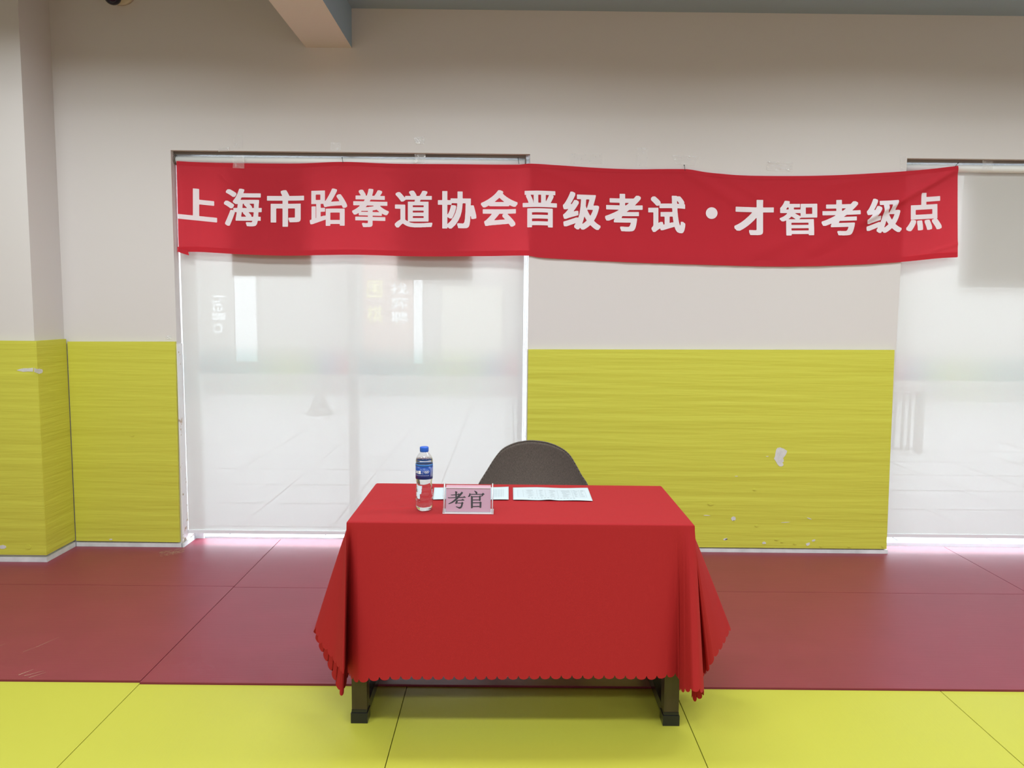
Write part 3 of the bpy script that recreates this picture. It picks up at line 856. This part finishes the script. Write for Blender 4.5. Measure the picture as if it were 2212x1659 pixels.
# ------------------------------------------------------------------ tablecloth
ZT = 0.7175
ex0, ex1, ey0, ey1 = TX0 - 0.003, TX1 + 0.003, TY0 - 0.003, TY1 + 0.003
def bp(px, py, y):
    v = at_y(px, py, y); return (v.x, v.y, v.z)
CTRL = []   # (edge point on the table top, hem point below), running counter-clockwise seen from above: front left->right, right side, back, left side
def add(e, b): CTRL.append((e, b))
add((ex0 + 0.012, ey0), bp(750, 1447, 2.600))
add((ex0 + 0.018, ey0), bp(756, 1458, 2.545))
add((ex0 + 0.026, ey0), bp(762, 1466, 2.505))
add((ex0 + 0.036, ey0), bp(775, 1472, 2.480))
add((ex0 + 0.075, ey0), bp(803, 1468, 2.474))
for fx, px in ((0.16, 860), (0.30, 950), (0.48, 1080), (0.66, 1215), (0.82, 1330)):
    add((ex0 + (ex1 - ex0) * fx, ey0), bp(px, 1465 if px < 1100 else 1463.5, 2.470))
add((ex1 - 0.115, ey0), bp(1405, 1465, 2.474))
add((ex1 - 0.085, ey0), bp(1440, 1461, 2.485))
add((ex1 - 0.060, ey0), bp(1466, 1460, 2.508))
add((ex1 - 0.048, ey0), bp(1468, 1488, 2.490))
add((ex1 - 0.036, ey0), bp(1478, 1492, 2.452))
add((ex1 - 0.022, ey0), bp(1497, 1490, 2.410))
add((ex1 - 0.008, ey0), bp(1514, 1493, 2.420))
add((ex1, ey0), bp(1521, 1492, 2.462))
add((ex1, ey0 + 0.003), bp(1516, 1503, 2.500))
add((ex1, ey0 + 0.006), bp(1500, 1512, 2.530))
add((ex1, ey0 + 0.010), bp(1494, 1500, 2.570))
add((ex1, ey0 + 0.016), bp(1508, 1475, 2.660))
add((ex1, ey0 + 0.024), bp(1521, 1456, 2.690))
add((ex1, ey0 + 0.032), bp(1527, 1448, 2.620))
add((ex1, ey0 + 0.042), bp(1541, 1424, 2.610))
add((ex1, ey0 + 0.065), bp(1558, 1398, 2.650))
add((ex1, ey0 + 0.095), bp(1570, 1374, 2.700))
add((ex1, ey0 + 0.130), bp(1574, 1350, 2.750))
add((ex1, ey0 + 0.200), (0.690, 2.82, 0.29))
add((ex1, ey0 + 0.330), (0.650, 2.90, 0.27))
add((ex1, ey1 - 0.06), (0.655, 3.02, 0.23))
add((ex1, ey1 - 0.01), (0.690, 3.10, 0.14))
add((ex1 - 0.02, ey1), (0.600, 3.12, 0.17))
add((ex1 - 0.08, ey1), (0.520, 3.085, 0.21))
add((0.04, ey1), (0.040, 3.080, 0.22))
add((ex0 + 0.08, ey1), (-0.440, 3.085, 0.21))
add((ex0 + 0.02, ey1), (-0.520, 3.12, 0.17))
add((ex0, ey1 - 0.01), (-0.605, 3.10, 0.14))
add((ex0, ey1 - 0.06), (-0.575, 3.02, 0.24))
add((ex0, ey0 + 0.330), (-0.560, 2.90, 0.27))
add((ex0, ey0 + 0.210), (-0.560, 2.80, 0.25))
add((ex0, ey0 + 0.150), (-0.545, 2.70, 0.20))
add((ex0, ey0 + 0.120), bp(741, 1497, 2.585))
add((ex0, ey0 + 0.105), bp(729, 1482, 2.592))
add((ex0, ey0 + 0.090), bp(714, 1446, 2.612))
add((ex0, ey0 + 0.078), bp(700, 1416, 2.632))
add((ex0, ey0 + 0.068), bp(688, 1390, 2.648))
add((ex0, ey0 + 0.060), bp(680, 1362, 2.640))
add((ex0, ey0 + 0.052), bp(681, 1358, 2.600))
add((ex0, ey0 + 0.044), bp(690, 1384, 2.555))
add((ex0, ey0 + 0.034), bp(706, 1404, 2.520))
add((ex0, ey0 + 0.022), bp(722, 1426, 2.485))
add((ex0, ey0 + 0.010), bp(736, 1446, 2.420))
add((ex0, ey0 + 0.002), bp(741, 1452, 2.395))
add((ex0 + 0.001, ey0), bp(743, 1450, 2.410))
add((ex0 + 0.003, ey0), bp(744, 1444, 2.490))
add((ex0 + 0.006, ey0), bp(746, 1440, 2.570))
add((ex0 + 0.009, ey0), bp(748, 1442, 2.620))

def catmull_closed(P, per):
    out = []
    n = len(P)
    for i in range(n):
        p0, p1, p2, p3 = (np.array(P[(i + k - 1) % n]) for k in range(4))
        for s in range(per):
            t = s / per
            lin = p1 * (1 - t) + p2 * t
            cr = 0.5 * (2 * p1 + (p2 - p0) * t + (2 * p0 - 5 * p1 + 4 * p2 - p3) * t ** 2 + (3 * p1 - p0 - 3 * p2 + p3) * t ** 3)
            k = 0.75 if np.linalg.norm(p2 - p1) < 0.2 else 0.0
            out.append(lin * (1 - k) + cr * k)
    return np.array(out)
def poly_closed(P, per):
    out = []
    n = len(P)
    for i in range(n):
        for s in range(per):
            t = s / per
            out.append(np.array(P[i]) * (1 - t) + np.array(P[(i + 1) % n]) * t)
    return np.array(out)
Bc = catmull_closed([c[1] for c in CTRL], 60)
Ec = poly_closed([(c[0][0], c[0][1], ZT) for c in CTRL], 60)
# even spacing along the hem
seg = np.linalg.norm(np.roll(Bc, -1, 0) - Bc, axis=1)
cum = np.concatenate([[0], np.cumsum(seg)]); LEN = cum[-1]
NS = int(round(LEN / 0.0353)); PER = 9; NC = NS * PER
def resample(arr):
    a = np.vstack([arr, arr[:1]])
    s = np.linspace(0, LEN, NC, endpoint=False)
    return np.stack([np.interp(s, cum, a[:, k]) for k in range(3)], 1)
B = resample(Bc); Eg = resample(Ec)
uu = (np.arange(NC) % PER) / PER
scal = 0.0130 * np.sqrt(np.maximum(0, 1 - (2 * uu - 1) ** 2))
Tn = np.roll(B, -4, 0) - np.roll(B, 4, 0); Tn /= np.linalg.norm(Tn, axis=1)[:, None]
Dn = B - Eg; Dn /= np.linalg.norm(Dn, axis=1)[:, None]
Nn = Dn - (Dn * Tn).sum(1)[:, None] * Tn            # in the cloth, square to its hem
ln = np.linalg.norm(Nn, axis=1)[:, None]
Nn = np.where(ln > 0.25, Nn / np.maximum(ln, 1e-6), np.array([0, 0, -1.0]))
B = B + Nn * (scal - 0.0075)[:, None]
rows = []
NR = 44
edge_r = 0.006
for j in range(NR + 1):
    t = j / NR
    # edge roll, then the hanging skirt
    if j <= 4:
        a = (j / 4) * math.pi / 2
        hx, hz = edge_r * math.sin(a), edge_r * (1 - math.cos(a))
        tt = 0.0
        inner = Eg.copy()
        inner[:, 0] = np.clip(Eg[:, 0], ex0 + edge_r, ex1 - edge_r); inner[:, 1] = np.clip(Eg[:, 1], ey0 + edge_r, ey1 - edge_r)
        P = inner + (Eg - inner) * math.sin(a)
        P[:, 2] = ZT - hz
        rows.append(P)
    else:
        t = (j - 4) / (NR - 4)
        ed = max(0.0, (t - 0.015) / 0.985) ** 0.95
        P = np.empty_like(Eg)
        P[:, :2] = Eg[:, :2] * (1 - ed) + B[:, :2] * ed
        z0 = ZT - edge_r
        P[:, 2] = z0 * (1 - t) + B[:, 2] * t
        rows.append(P)
# top: rings shrinking towards the middle line of the table
top_rows = []
cxm, cym = (ex0 + ex1) / 2, (ey0 + ey1) / 2
def crease_z(x, y):
    h = 0.0
    for (xa, ya, xb, yb, hh) in ((-0.47, 2.70, -0.18, 2.98, 0.0016), (-0.50, 2.66, -0.30, 2.68, 0.0012), (-0.46, 2.80, -0.22, 3.0, 0.0012), (0.40, 2.72, 0.52, 2.76, 0.0010), (0.1, 2.56, 0.5, 2.60, 0.0010)):
        L = math.hypot(xb - xa, yb - ya); ux, uy = (xb - xa) / L, (yb - ya) / L
        s = (x - xa) * ux + (y - ya) * uy; n = -(x - xa) * uy + (y - ya) * ux
        if -0.05 < s < L + 0.05: h += hh * math.exp(-(n / 0.006) ** 2)
    return h
vs, fs = [], []
R0 = rows[0]
NT = 26
for j in range(NT):
    k = j / NT                     # 0 centre .. 1 edge
    P = R0.copy()
    P[:, 0] = cxm + (R0[:, 0] - cxm) * (0.02 + 0.98 * k); P[:, 1] = cym + (R0[:, 1] - cym) * (0.02 + 0.98 * k)
    top_rows.append(P)
allrows = top_rows + rows
for r_i, P in enumerate(allrows):
    for p in P:
        z = p[2] + (crease_z(p[0], p[1]) if r_i < NT else 0)
        vs.append((p[0], p[1], z))
for j in range(len(allrows) - 1):
    for i in range(NC):
        a, b = j * NC + i, j * NC + (i + 1) % NC
        fs.append((a, a + NC, b + NC, b))
fs.append(list(range(NC)))
me = bpy.data.meshes.new('tablecloth'); me.from_pydata(vs, [], fs); me.update()
bmc = bmesh.new(); bmc.from_mesh(me); bmesh.ops.recalc_face_normals(bmc, faces=bmc.faces); bmc.to_mesh(me); bmc.free()
tc = link('tablecloth', me, M['cloth'], None, True)
tag(tc, 'bright red tablecloth with scalloped hem draped over the table', 'tablecloth')

# ------------------------------------------------------------------ chair behind the table
chair = thing('shell_chair', 'brown fabric shell chair tucked behind the red table', 'chair', (0.115, 3.45, 0))
OUT = [(1015, 1085), (1038, 1042), (1051, 1021), (1068, 994), (1084.5, 974), (1109.5, 961), (1136.5, 955.3), (1155, 955), (1184, 959), (1211, 969.5), (1230, 984), (1244.6, 1007), (1257, 1030), (1266, 1043), (1288, 1085)]
YC = 3.62
cxc = 0.117
def shell_top(x):
    pts = []
    for px, py in OUT:
        yy = YC - 1.1 * (at_y(px, py, 3.55).x - cxc) ** 2 * 2.2
        v = at_y(px, py, yy); pts.append((v.x, v.z))
    return smooth_path(pts, x), pts
_, shp = shell_top(0)
xa, xb = shp[0][0], shp[-1][0]
nx, nz = 60, 26
front, back = [], []
for j in range(nz + 1):
    for i in range(nx + 1):
        x = xa + (xb - xa) * i / nx
        zt = smooth_path(shp, x)
        t = j / nz
        z = zt + (0.40 - zt) * t
        y = YC - 2.42 * (x - cxc) ** 2 - 0.16 * t ** 2 * (1 - abs(x - cxc)) + 0.02 * (1 - t)
        front.append((x, y, z)); back.append((x, y + 0.035, z))
vs = front + back; N = len(front); fs = []
for j in range(nz):
    for i in range(nx):
        a = j * (nx + 1) + i
        fs.append((a, a + nx + 1, a + nx + 2, a + 1)); fs.append((N + a, N + a + 1, N + a + nx + 2, N + a + nx + 1))
rim = list(range(nx + 1)) + [(j + 1) * (nx + 1) - 1 for j in range(1, nz + 1)] + [nz * (nx + 1) + i for i in range(nx - 1, -1, -1)] + [j * (nx + 1) for j in range(nz - 1, 0, -1)]
for k in range(len(rim)):
    a, b = rim[k], rim[(k + 1) % len(rim)]
    fs.append((a, b, b + N, a + N))
sh = pydata('backrest_shell', vs, fs, M['chair_fabric'], chair)
bmc = bmesh.new(); bmc.from_mesh(sh.data)
bmesh.ops.recalc_face_normals(bmc, faces=bmc.faces)
bmesh.ops.bevel(bmc, geom=[e for e in bmc.edges if len(e.link_faces) == 2 and e.calc_face_angle(0) > 1.0], offset=0.007, segments=2, affect='EDGES', clamp_overlap=True)
bmc.to_mesh(sh.data); bmc.free()
sh.data.polygons.foreach_set('use_smooth', [True] * len(sh.data.polygons))
# piping along the rim
bm = bmesh.new()
prev = None
for i in range(nx + 1):
    p = Vector(front[i]) + Vector((0, 0.004, 0.0))
    if prev is not None: bm_tube(bm, prev, p, 0.003, 8)
    prev = p
obj('piping', bm, M['chair_fabric'], sh, True)
bm = bmesh.new()
seat = []
for k in range(40):
    a = 2 * math.pi * k / 40
    c, s = math.cos(a), math.sin(a)
    seat.append((cxc + 0.22 * math.copysign(abs(c) ** 0.6, c), 3.36 + 0.20 * math.copysign(abs(s) ** 0.6, s), 0.41))
bm_prism(bm, seat, (0, 0, 0.07))
obj('seat', bm, M['chair_fabric'], chair, True, bevel=0.02, seg=3)
for sx in (-1, 1):
    for yy0, yy1 in ((3.24, 3.20), (3.50, 3.56)):
        bm = bmesh.new(); bm_lathe(bm, [(0.012, 0.007), (0.019, 0.41)], 0, 0, 0, 16)
        for v in bm.verts:
            t = v.co.z / 0.41
            v.co.x += cxc + sx * (0.20 - 0.04 * t); v.co.y += yy1 + (yy0 - yy1) * t
        obj('leg', bm, M['chair_leg'], chair, True)

# ------------------------------------------------------------------ things on the table
ZTOP = ZT + 0.0012
# water bottle
bc = at_z(916.5, 1101, ZTOP)
bx, by = bc.x, bc.y
S = 0.0001546 * 1.01
def pr(lst): return [(r, (1540 - y) * S) for r, y in lst]
bottle = thing('water_bottle', 'clear plastic water bottle with blue cap and blue label', 'bottle', (bx, by, ZTOP))
BODY = [(0.020, 1540), (0.0255, 1528), (0.0288, 1490), (0.0300, 1440), (0.0302, 1380), (0.0293, 1345), (0.0302, 1310), (0.0302, 1270), (0.0288, 1240), (0.0298, 1200), (0.0296, 1165), (0.0280, 1130), (0.0290, 1090),
        (0.0284, 1050), (0.0270, 1020), (0.0278, 985), (0.0268, 930), (0.0276, 890), (0.0285, 845), (0.0291, 826), (0.0291, 560), (0.0286, 545), (0.0293, 525), (0.0293, 480), (0.0290, 430), (0.0276, 380), (0.0235, 330), (0.0185, 285), (0.0142, 250), (0.0128, 236), (0.0128, 226)]
def lobes(a, z):
    if z < 0.014: return 1 - 0.05 * (0.014 - z) / 0.014 * (1 + math.cos(5 * a))
    return 1 + (0.012 * math.sin(6 * a + z * 160) if 0.016 < z < 0.085 else 0)
bm = bmesh.new(); bm_lathe(bm, pr(BODY), bx, by, ZTOP, 60, True, lobes)
obj('bottle_body', bm, M['pet'], bottle, True)
WAT = [(r - 0.0012, min(y, 1530)) for r, y in BODY if y >= 400] + [(0.0270, 392)]
bm = bmesh.new(); bm_lathe(bm, pr(WAT), bx, by, ZTOP, 60, True, lobes)
w = obj('water', bm, M['water'], bottle, True); w['label'] = 'clear water filling the bottle to its shoulder'
CAPP = [(0.0146, 232), (0.0150, 228), (0.0150, 150), (0.0143, 136), (0.0125, 131)]
bm = bmesh.new(); bm_lathe(bm, pr(CAPP), bx, by, ZTOP, 48, True, lambda a, z: 1 + 0.008 * math.cos(40 * a))
obj('cap', bm, M['cap'], bottle, True)
bm = bmesh.new(); bm_lathe(bm, pr([(0.0140, 242), (0.0140, 236)]), bx, by, ZTOP, 40)
obj('cap_ring', bm, M['cap'], bottle, True)
def sleeve(y0, y1, r, material, name, a0=0, a1=2 * math.pi, n=64, parent=None):
    vs, fs = [], []
    for k in range(n + 1):
        a = a0 + (a1 - a0) * k / n
        for rr in (r, r + 0.0003):
            for y in (y0, y1): vs.append((bx + rr * math.cos(a), by + rr * math.sin(a), ZTOP + (1540 - y) * S))
    for k in range(n):
        q = 4 * k
        fs += [(q, q + 4, q + 5, q + 1), (q + 2, q + 3, q + 7, q + 6), (q, q + 2, q + 6, q + 4), (q + 1, q + 5, q + 7, q + 3)]
    return pydata(name, vs, fs, material, parent or bottle, True)
lab = sleeve(826, 545, 0.0294, M['label_blue'], 'label_sleeve')
sleeve(543, 500, 0.0296, M['label_light'], 'label_band')
RL = 0.0299
def on_label(x, y, r=RL):
    """zoomed photo pixel (centre 352) wrapped onto the label"""
    s = (x - 352) * S; a = math.asin(max(-0.99, min(0.99, s / 0.0294)))
    a = -math.pi / 2 + a
    return (bx + r * math.cos(a), by + r * math.sin(a), ZTOP + (1540 - y) * S)
def label_text(ch, x0, y0, x1, y1, bold=(.03, .03)):
    V, F = glyph_mesh(ch, bold, n=40)
    pydata('label_print', [on_label(x0 + (x1 - x0) * gx, y1 + (y0 - y1) * gy) for gx, gy in V], F, M['label_white'], lab)
label_text('冰', 180, 632, 238, 705); label_text('露', 240, 632, 302, 705)
def label_poly(pts): return [on_label(*p) for p in pts]
vsr, fsr = [], []
for k, (rx, ry) in enumerate(((385, 652), (420, 652), (455, 652), (402, 672), (437, 672))):
    b0 = len(vsr)
    for q in range(28):
        a = 2 * math.pi * q / 28
        for rr in (15, 20): vsr.append(on_label(rx + rr * math.cos(a), ry + rr * math.sin(a), RL + 0.00003 * k))
    for q in range(28):
        i, j = b0 + 2 * q, b0 + 2 * ((q + 1) % 28)
        fsr.append((i, i + 1, j + 1, j))
pydata('ring_emblem', vsr, fsr, M['label_white'], lab)
vsr, fsr = [], []
def lrect(x0, y0, x1, y1):
    b0 = len(vsr)
    vsr.extend([on_label(x0, y1), on_label(x1, y1), on_label(x1, y0), on_label(x0, y0)]); fsr.append((b0, b0 + 1, b0 + 2, b0 + 3))
lrect(343, 625, 346, 710); lrect(312, 690, 326, 697)
for k in range(10): lrect(195 + k * 29, 733, 205 + k * 29, 745)
pydata('label_lines', vsr, fsr, M['label_white'], lab)
vsr, fsr = [], []
lrect(505, 575, 532, 770)
bc_ = pydata('barcode_panel', vsr, fsr, M['label_white'], lab)

# name stand
def zs(x, y): return 950 + x / 17.015, 1035 + y / 17.015
sx0 = at_z(956, 1110, ZTOP); sx1 = at_z(1066, 1110, ZTOP)
SXa, SXb, SY = sx0.x, sx1.x, (sx0.y + sx1.y) / 2
SH = at_y(1011, 1046, SY + 0.02).z - ZTOP
stand = thing('name_stand', 'clear acrylic name stand with pink card and two black characters', 'name stand', ((SXa + SXb) / 2, SY, ZTOP))
lean = 0.022
def plate(name, x0, x1, y0, z0, y1, z1, th, material):
    bm = bmesh.new()
    bm_prism(bm, [(x0, y0, z0), (x1, y0, z0), (x1, y1, z1), (x0, y1, z1)], (0, th, 0))
    return obj(name, bm, material, stand)
zb = ZTOP
plate('front_plate', SXa + 0.009, SXb - 0.009, SY + 0.001, zb + 0.004, SY + lean * 0.84, zb + SH * 0.86, 0.0022, M['acrylic'])
card = plate('pink_card', SXa + 0.010, SXb - 0.010, SY + 0.0042, zb + 0.006, SY + 0.0042 + lean * 0.93, zb + SH * 0.955, 0.0006, M['pink'])
plate('back_plate', SXa + 0.009, SXb - 0.009, SY + 0.0062, zb + 0.004, SY + 0.006 + lean * 0.94, zb + SH * 0.965, 0.0022, M['acrylic'])
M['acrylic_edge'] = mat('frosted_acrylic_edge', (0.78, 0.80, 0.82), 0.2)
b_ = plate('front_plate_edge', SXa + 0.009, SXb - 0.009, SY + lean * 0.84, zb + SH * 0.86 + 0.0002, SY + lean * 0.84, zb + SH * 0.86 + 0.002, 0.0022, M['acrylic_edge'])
box('base_plate', SXa, SXb, SY - 0.002, SY + 0.055, zb, zb + 0.0035, M['acrylic_edge'], stand, bevel=0.001)
for x0 in (SXa, SXb - 0.008):
    bm = bmesh.new()
    prof = [(SY - 0.002, zb + 0.0036), (SY + 0.048, zb + 0.0036), (SY + lean + 0.014, zb + SH * 0.985), (SY + lean + 0.008, zb + SH * 1.01), (SY + lean * 0.9, zb + SH * 0.985)]
    bm_prism(bm, [(x0, y, z) for y, z in prof], (0.008, 0, 0))
    obj('end_cap', bm, M['acrylic'], stand, bevel=0.0012)
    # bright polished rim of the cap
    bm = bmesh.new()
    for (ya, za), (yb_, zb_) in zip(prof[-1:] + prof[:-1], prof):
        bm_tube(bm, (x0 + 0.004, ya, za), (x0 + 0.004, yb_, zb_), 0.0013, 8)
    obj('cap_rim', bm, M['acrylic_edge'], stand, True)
K = [[(566, 448), (612, 455), (650, 478), (628, 500), (625, 690), (578, 690), (575, 500)],
     [(410, 570), (440, 575), (660, 555), (690, 525), (740, 560), (730, 578), (440, 592), (418, 588)],
     [(300, 670), (350, 678), (860, 655), (900, 625), (960, 675), (900, 682), (350, 695), (318, 695)],
     [(805, 465), (855, 500), (780, 590), (690, 690), (590, 790), (470, 870), (330, 915), (320, 905), (460, 820), (560, 735), (660, 620), (740, 540)],
     [(650, 765), (790, 762), (840, 725), (905, 775), (895, 782), (660, 790)],
     [(620, 775), (660, 790), (640, 880), (605, 915), (560, 885), (580, 860), (600, 800)],
     [(610, 868), (800, 868), (820, 832), (870, 870), (850, 900), (825, 1000), (790, 1060), (715, 1085), (690, 1065), (590, 1015), (605, 1003), (700, 1030), (760, 1015), (785, 960), (800, 890), (615, 885)]]
Gn = [[(1265, 428), (1300, 435), (1370, 475), (1380, 500), (1365, 540), (1335, 545), (1310, 490)],
      [(1100, 512), (1122, 540), (1125, 600), (1100, 640), (1050, 652), (1038, 630), (1070, 600)],
      [(1120, 548), (1550, 548), (1590, 505), (1645, 555), (1600, 585), (1540, 640), (1525, 628), (1555, 570), (1120, 568)],
      [(1150, 610), (1210, 640), (1210, 1050), (1165, 1072), (1152, 1060)],
      [(1200, 635), (1450, 632), (1485, 598), (1515, 625), (1500, 650), (1200, 660)],
      [(1448, 640), (1500, 640), (1498, 780), (1465, 800), (1448, 790)],
      [(1205, 752), (1455, 750), (1455, 772), (1205, 775)],
      [(1205, 855), (1455, 852), (1490, 820), (1540, 860), (1520, 880), (1205, 880)],
      [(1468, 865), (1525, 865), (1520, 1035), (1485, 1055), (1465, 1045)],
      [(1205, 995), (1470, 990), (1470, 1015), (1205, 1020)]]
def on_card(x, y, k=0):
    px, py = zs(x, y)
    yy = SY + 0.01
    for _ in range(4):
        v = at_y(px, py, yy)
        t = (v.z - (zb + 0.006)) / (SH * 0.955 - 0.006)
        yy = SY + 0.0042 + lean * 0.93 * t - 0.0004
    return v + Vector((0, -0.00005 * k, 0))
for grp in (K, Gn):
    bm = bmesh.new()
    for k, poly in enumerate(grp):
        for q, (dx, dy) in enumerate(((0, 0), (6, 0), (-6, 0), (0, 5), (0, -5))):
            bm.faces.new([bm.verts.new(on_card(x + dx, y + dy, k + 0.1 * q)) for x, y in poly])
    bmesh.ops.triangulate(bm, faces=bm.faces)
    o = obj('printed_character', bm, M['black'], card); o['label'] = 'black printed character'

# two printed sheets
def sheet(c, label, printer):
    """c: corner points far-left, far-right, near-right, near-left on the cloth"""
    def P(u, v, lift=0.0):
        p = (c[0] * (1 - u) + c[1] * u) * (1 - v) + (c[3] * (1 - u) + c[2] * u) * v
        z = ZTOP + 0.0012 + 0.0022 * (1 + math.sin(u * 9 + v * 2 + label.count('a'))) * 0.5 + 0.0035 * math.exp(-((u - 0.45) / 0.09) ** 2) * v
        return Vector((p.x, p.y, z + lift))
    nx, ny = 40, 16
    vs, fs = [], []
    for k in (0.0, -0.0003):
        for j in range(ny + 1):
            for i in range(nx + 1): vs.append(P(i / nx, j / ny, k))
    N = (nx + 1) * (ny + 1)
    for j in range(ny):
        for i in range(nx):
            a = j * (nx + 1) + i
            fs.append((a, a + nx + 1, a + nx + 2, a + 1)); fs.append((N + a, N + a + 1, N + a + nx + 2, N + a + nx + 1))
    rim = list(range(nx)) + [nx + j * (nx + 1) for j in range(ny)] + [N - 1 - i for i in range(nx)] + [(ny - j) * (nx + 1) for j in range(ny)]
    for k in range(len(rim)):
        a, b = rim[k], rim[(k + 1) % len(rim)]; fs.append((a, b, b + N, a + N))
    o = pydata('paper_sheet', vs, fs, M['paper'], None, True)
    tag(o, label, 'paper', 'printed sheets on the table')
    vs, fs = [], []
    def rect(u0, v0, u1, v1):
        n = max(1, int(abs(u1 - u0) * 40)); m = max(1, int(abs(v1 - v0) * 14))
        b = len(vs)
        for j in range(m + 1):
            for i in range(n + 1): vs.append(P(u0 + (u1 - u0) * i / n, v0 + (v1 - v0) * j / m, 0.0003))
        for j in range(m):
            for i in range(n):
                a = b + j * (n + 1) + i; fs.append((a, a + n + 1, a + n + 2, a + 1))
    printer(rect)
    pydata('printed_table', vs, fs, M['paper_ink'], o)
    return o
def print_right(rect):
    r = random.Random(3)
    for u in (0.06, 0.13, 0.31, 0.42, 0.58, 0.77, 0.86, 0.94): rect(u, 0.22, u + 0.0022, 0.78)
    rect(0.06, 0.22, 0.94, 0.225)
    for k in range(4): rect(0.06, 0.22 + 0.14 * (k + 1), 0.94, 0.223 + 0.14 * (k + 1))
    for (u0, u1) in ((0.16, 0.30), (0.33, 0.40), (0.46, 0.57), (0.60, 0.76), (0.78, 0.85), (0.87, 0.93)):
        for row in range(4):
            for k in range(2):
                a = u0 + r.random() * 0.3 * (u1 - u0); b = a + (u1 - a) * r.uniform(0.4, 0.9)
                v = 0.25 + 0.14 * row + 0.05 * k; rect(a, v, b, v + 0.012)
    for k in range(15): rect(0.19 + k * 0.041, 0.84, 0.21 + k * 0.041, 0.87)
def print_left(rect):
    for k in range(9): rect(0.20 + 0.0035 * k, 0.78 - 0.06 * k, 0.204 + 0.0035 * k, 0.84 - 0.06 * k)
    rect(0.28, 0.86, 0.33, 0.875)
    for k in range(8): rect(0.80, 0.2 + 0.08 * k, 0.93, 0.206 + 0.08 * k)
    for u in (0.80, 0.83, 0.87, 0.90, 0.93): rect(u, 0.2, u + 0.002, 0.85)
pc = lambda px, py: at_z(px, py, ZTOP)
sheet([pc(938, 1053.7), pc(1098.7, 1052.7), pc(1098.7, 1080.7), pc(935, 1080)], 'white printed sheet partly hidden behind the bottle and the name stand', print_left)
sheet([pc(1108, 1053.6), pc(1269.5, 1055.4), pc(1280.3, 1083), pc(1108.5, 1081)], 'white sheet with a printed table lying alone right of the name stand', print_right)

# ------------------------------------------------------------------ outside the windows
struct(box('ground_outside', -12, 14, 4.70, 13, -0.12, -0.02, M['tile']))
bm = bmesh.new()
for k in range(43): bm_box(bm, -12 + k * 0.6 + 0.05, -12 + k * 0.6 + 0.058, 4.71, 12.5, -0.0199, -0.0185)
for k in range(12): bm_box(bm, -12, 14, 4.98 + k * 0.6, 4.988 + k * 0.6, -0.0184, -0.0175)
struct(obj('ground_joints', bm, M['tile_joint']))
YO = 12.5
struct(box('wall_outside', -12, 14, YO, YO + 0.3, -0.12, 5.5, M['facade']))
def shop(px0, px1, py0, py1, m, label, cat='sign', name='shop_sign', depth=0.06, dy=0.0):
    a, b = at_y(px0, py1, YO - dy), at_y(px1, py0, YO - dy)
    return tag(box(name, a.x, b.x, YO - depth - dy, YO - 0.002 - dy, a.z, b.z, m), label, cat)
shop(513, 553, 560, 780, M['facade_white'], 'bright white upright banner outside, seen through the left blind')
hello = shop(440, 506, 585, 790, M['facade'], 'shop panel outside with sideways hello lettering')
pinks = shop(788, 893, 480, 785, M['facade_pink'], 'pinkish shop poster outside with two columns of characters')
shop(895, 913, 602, 785, M['facade_white'], 'narrow white strip outside beside the pinkish poster')
shop(955, 1085, 620, 780, M['facade_cream'], 'cream shop panel outside at the right end of the left window')
def outside_text(parent, ch, x0, y0, x1, y1, m, rot=False):
    V, F = glyph_mesh(ch, (.012, .012), n=30)
    vs = []
    for gx, gy in V:
        if rot: u, v = gy, 1 - gx
        else: u, v = gx, gy
        w = at_y(x0 + (x1 - x0) * u, y1 + (y0 - y1) * v, YO - 0.064)
        vs.append(tuple(w))
    pydata('sign_lettering', vs, F, m, parent)
for k, ch in enumerate('hello'):
    yy = (638, 655, 676, 684, 692)[k]
    hgt = (15, 18, 7, 7, 24)[k]
    if ch in 'hl': outside_text(hello, ch, 458, yy, 487, yy + (16 if ch == 'h' else 7), M['facade_white'], True)
    else: outside_text(hello, ch, 460, yy if ch == 'e' else 699, 481, (yy + 18) if ch == 'e' else 720, M['facade_white'], True)
for ch, y0 in (('围', 606), ('棋', 660)): outside_text(pinks, ch, 793, y0, 826, y0 + 38, M['facade_yellow'])
for ch, y0 in (('找', 611), ('弈', 642), ('聘', 673)): outside_text(pinks, ch, 845, y0, 881, y0 + 25, M['facade_white'])
# a planter-like bollard and a railing on the street side
pl = at_z(690, 895, -0.02)
bm = bmesh.new(); bm_lathe(bm, [(0.17, 0), (0.18, 0.04), (0.13, 0.06), (0.10, 0.16), (0.06, 0.23), (0.035, 0.245)], pl.x, pl.y, 0, 24)
tag(obj('street_bollard', bm, M['facade_dark'], None, True), 'squat grey bollard outside, faint through the left blind', 'bollard').location.z = pl.z
bm = bmesh.new()
fy = at_z(1955, 980, -0.02).y
for k, px in enumerate((1930, 1948, 1962, 1976)):
    v0, v1 = at_y(px, 972, fy), at_y(px, 848, fy)
    bm_box(bm, v0.x - 0.008, v0.x + 0.008, fy, fy + 0.03, v0.z, v1.z)
for py in (850, 970):
    v0, v1 = at_y(1925, py, fy), at_y(1982, py, fy); bm_box(bm, v0.x, v1.x, fy, fy + 0.03, v0.z - 0.01, v0.z + 0.01)
v0, v1 = at_y(1980, 985, fy), at_y(1998, 846, fy); bm_box(bm, v0.x, v1.x, fy - 0.02, fy + 0.05, -0.02, v1.z)
tag(obj('street_railing', bm, M['facade_dark']), 'grey railing and post outside, faint through the right blind', 'railing')
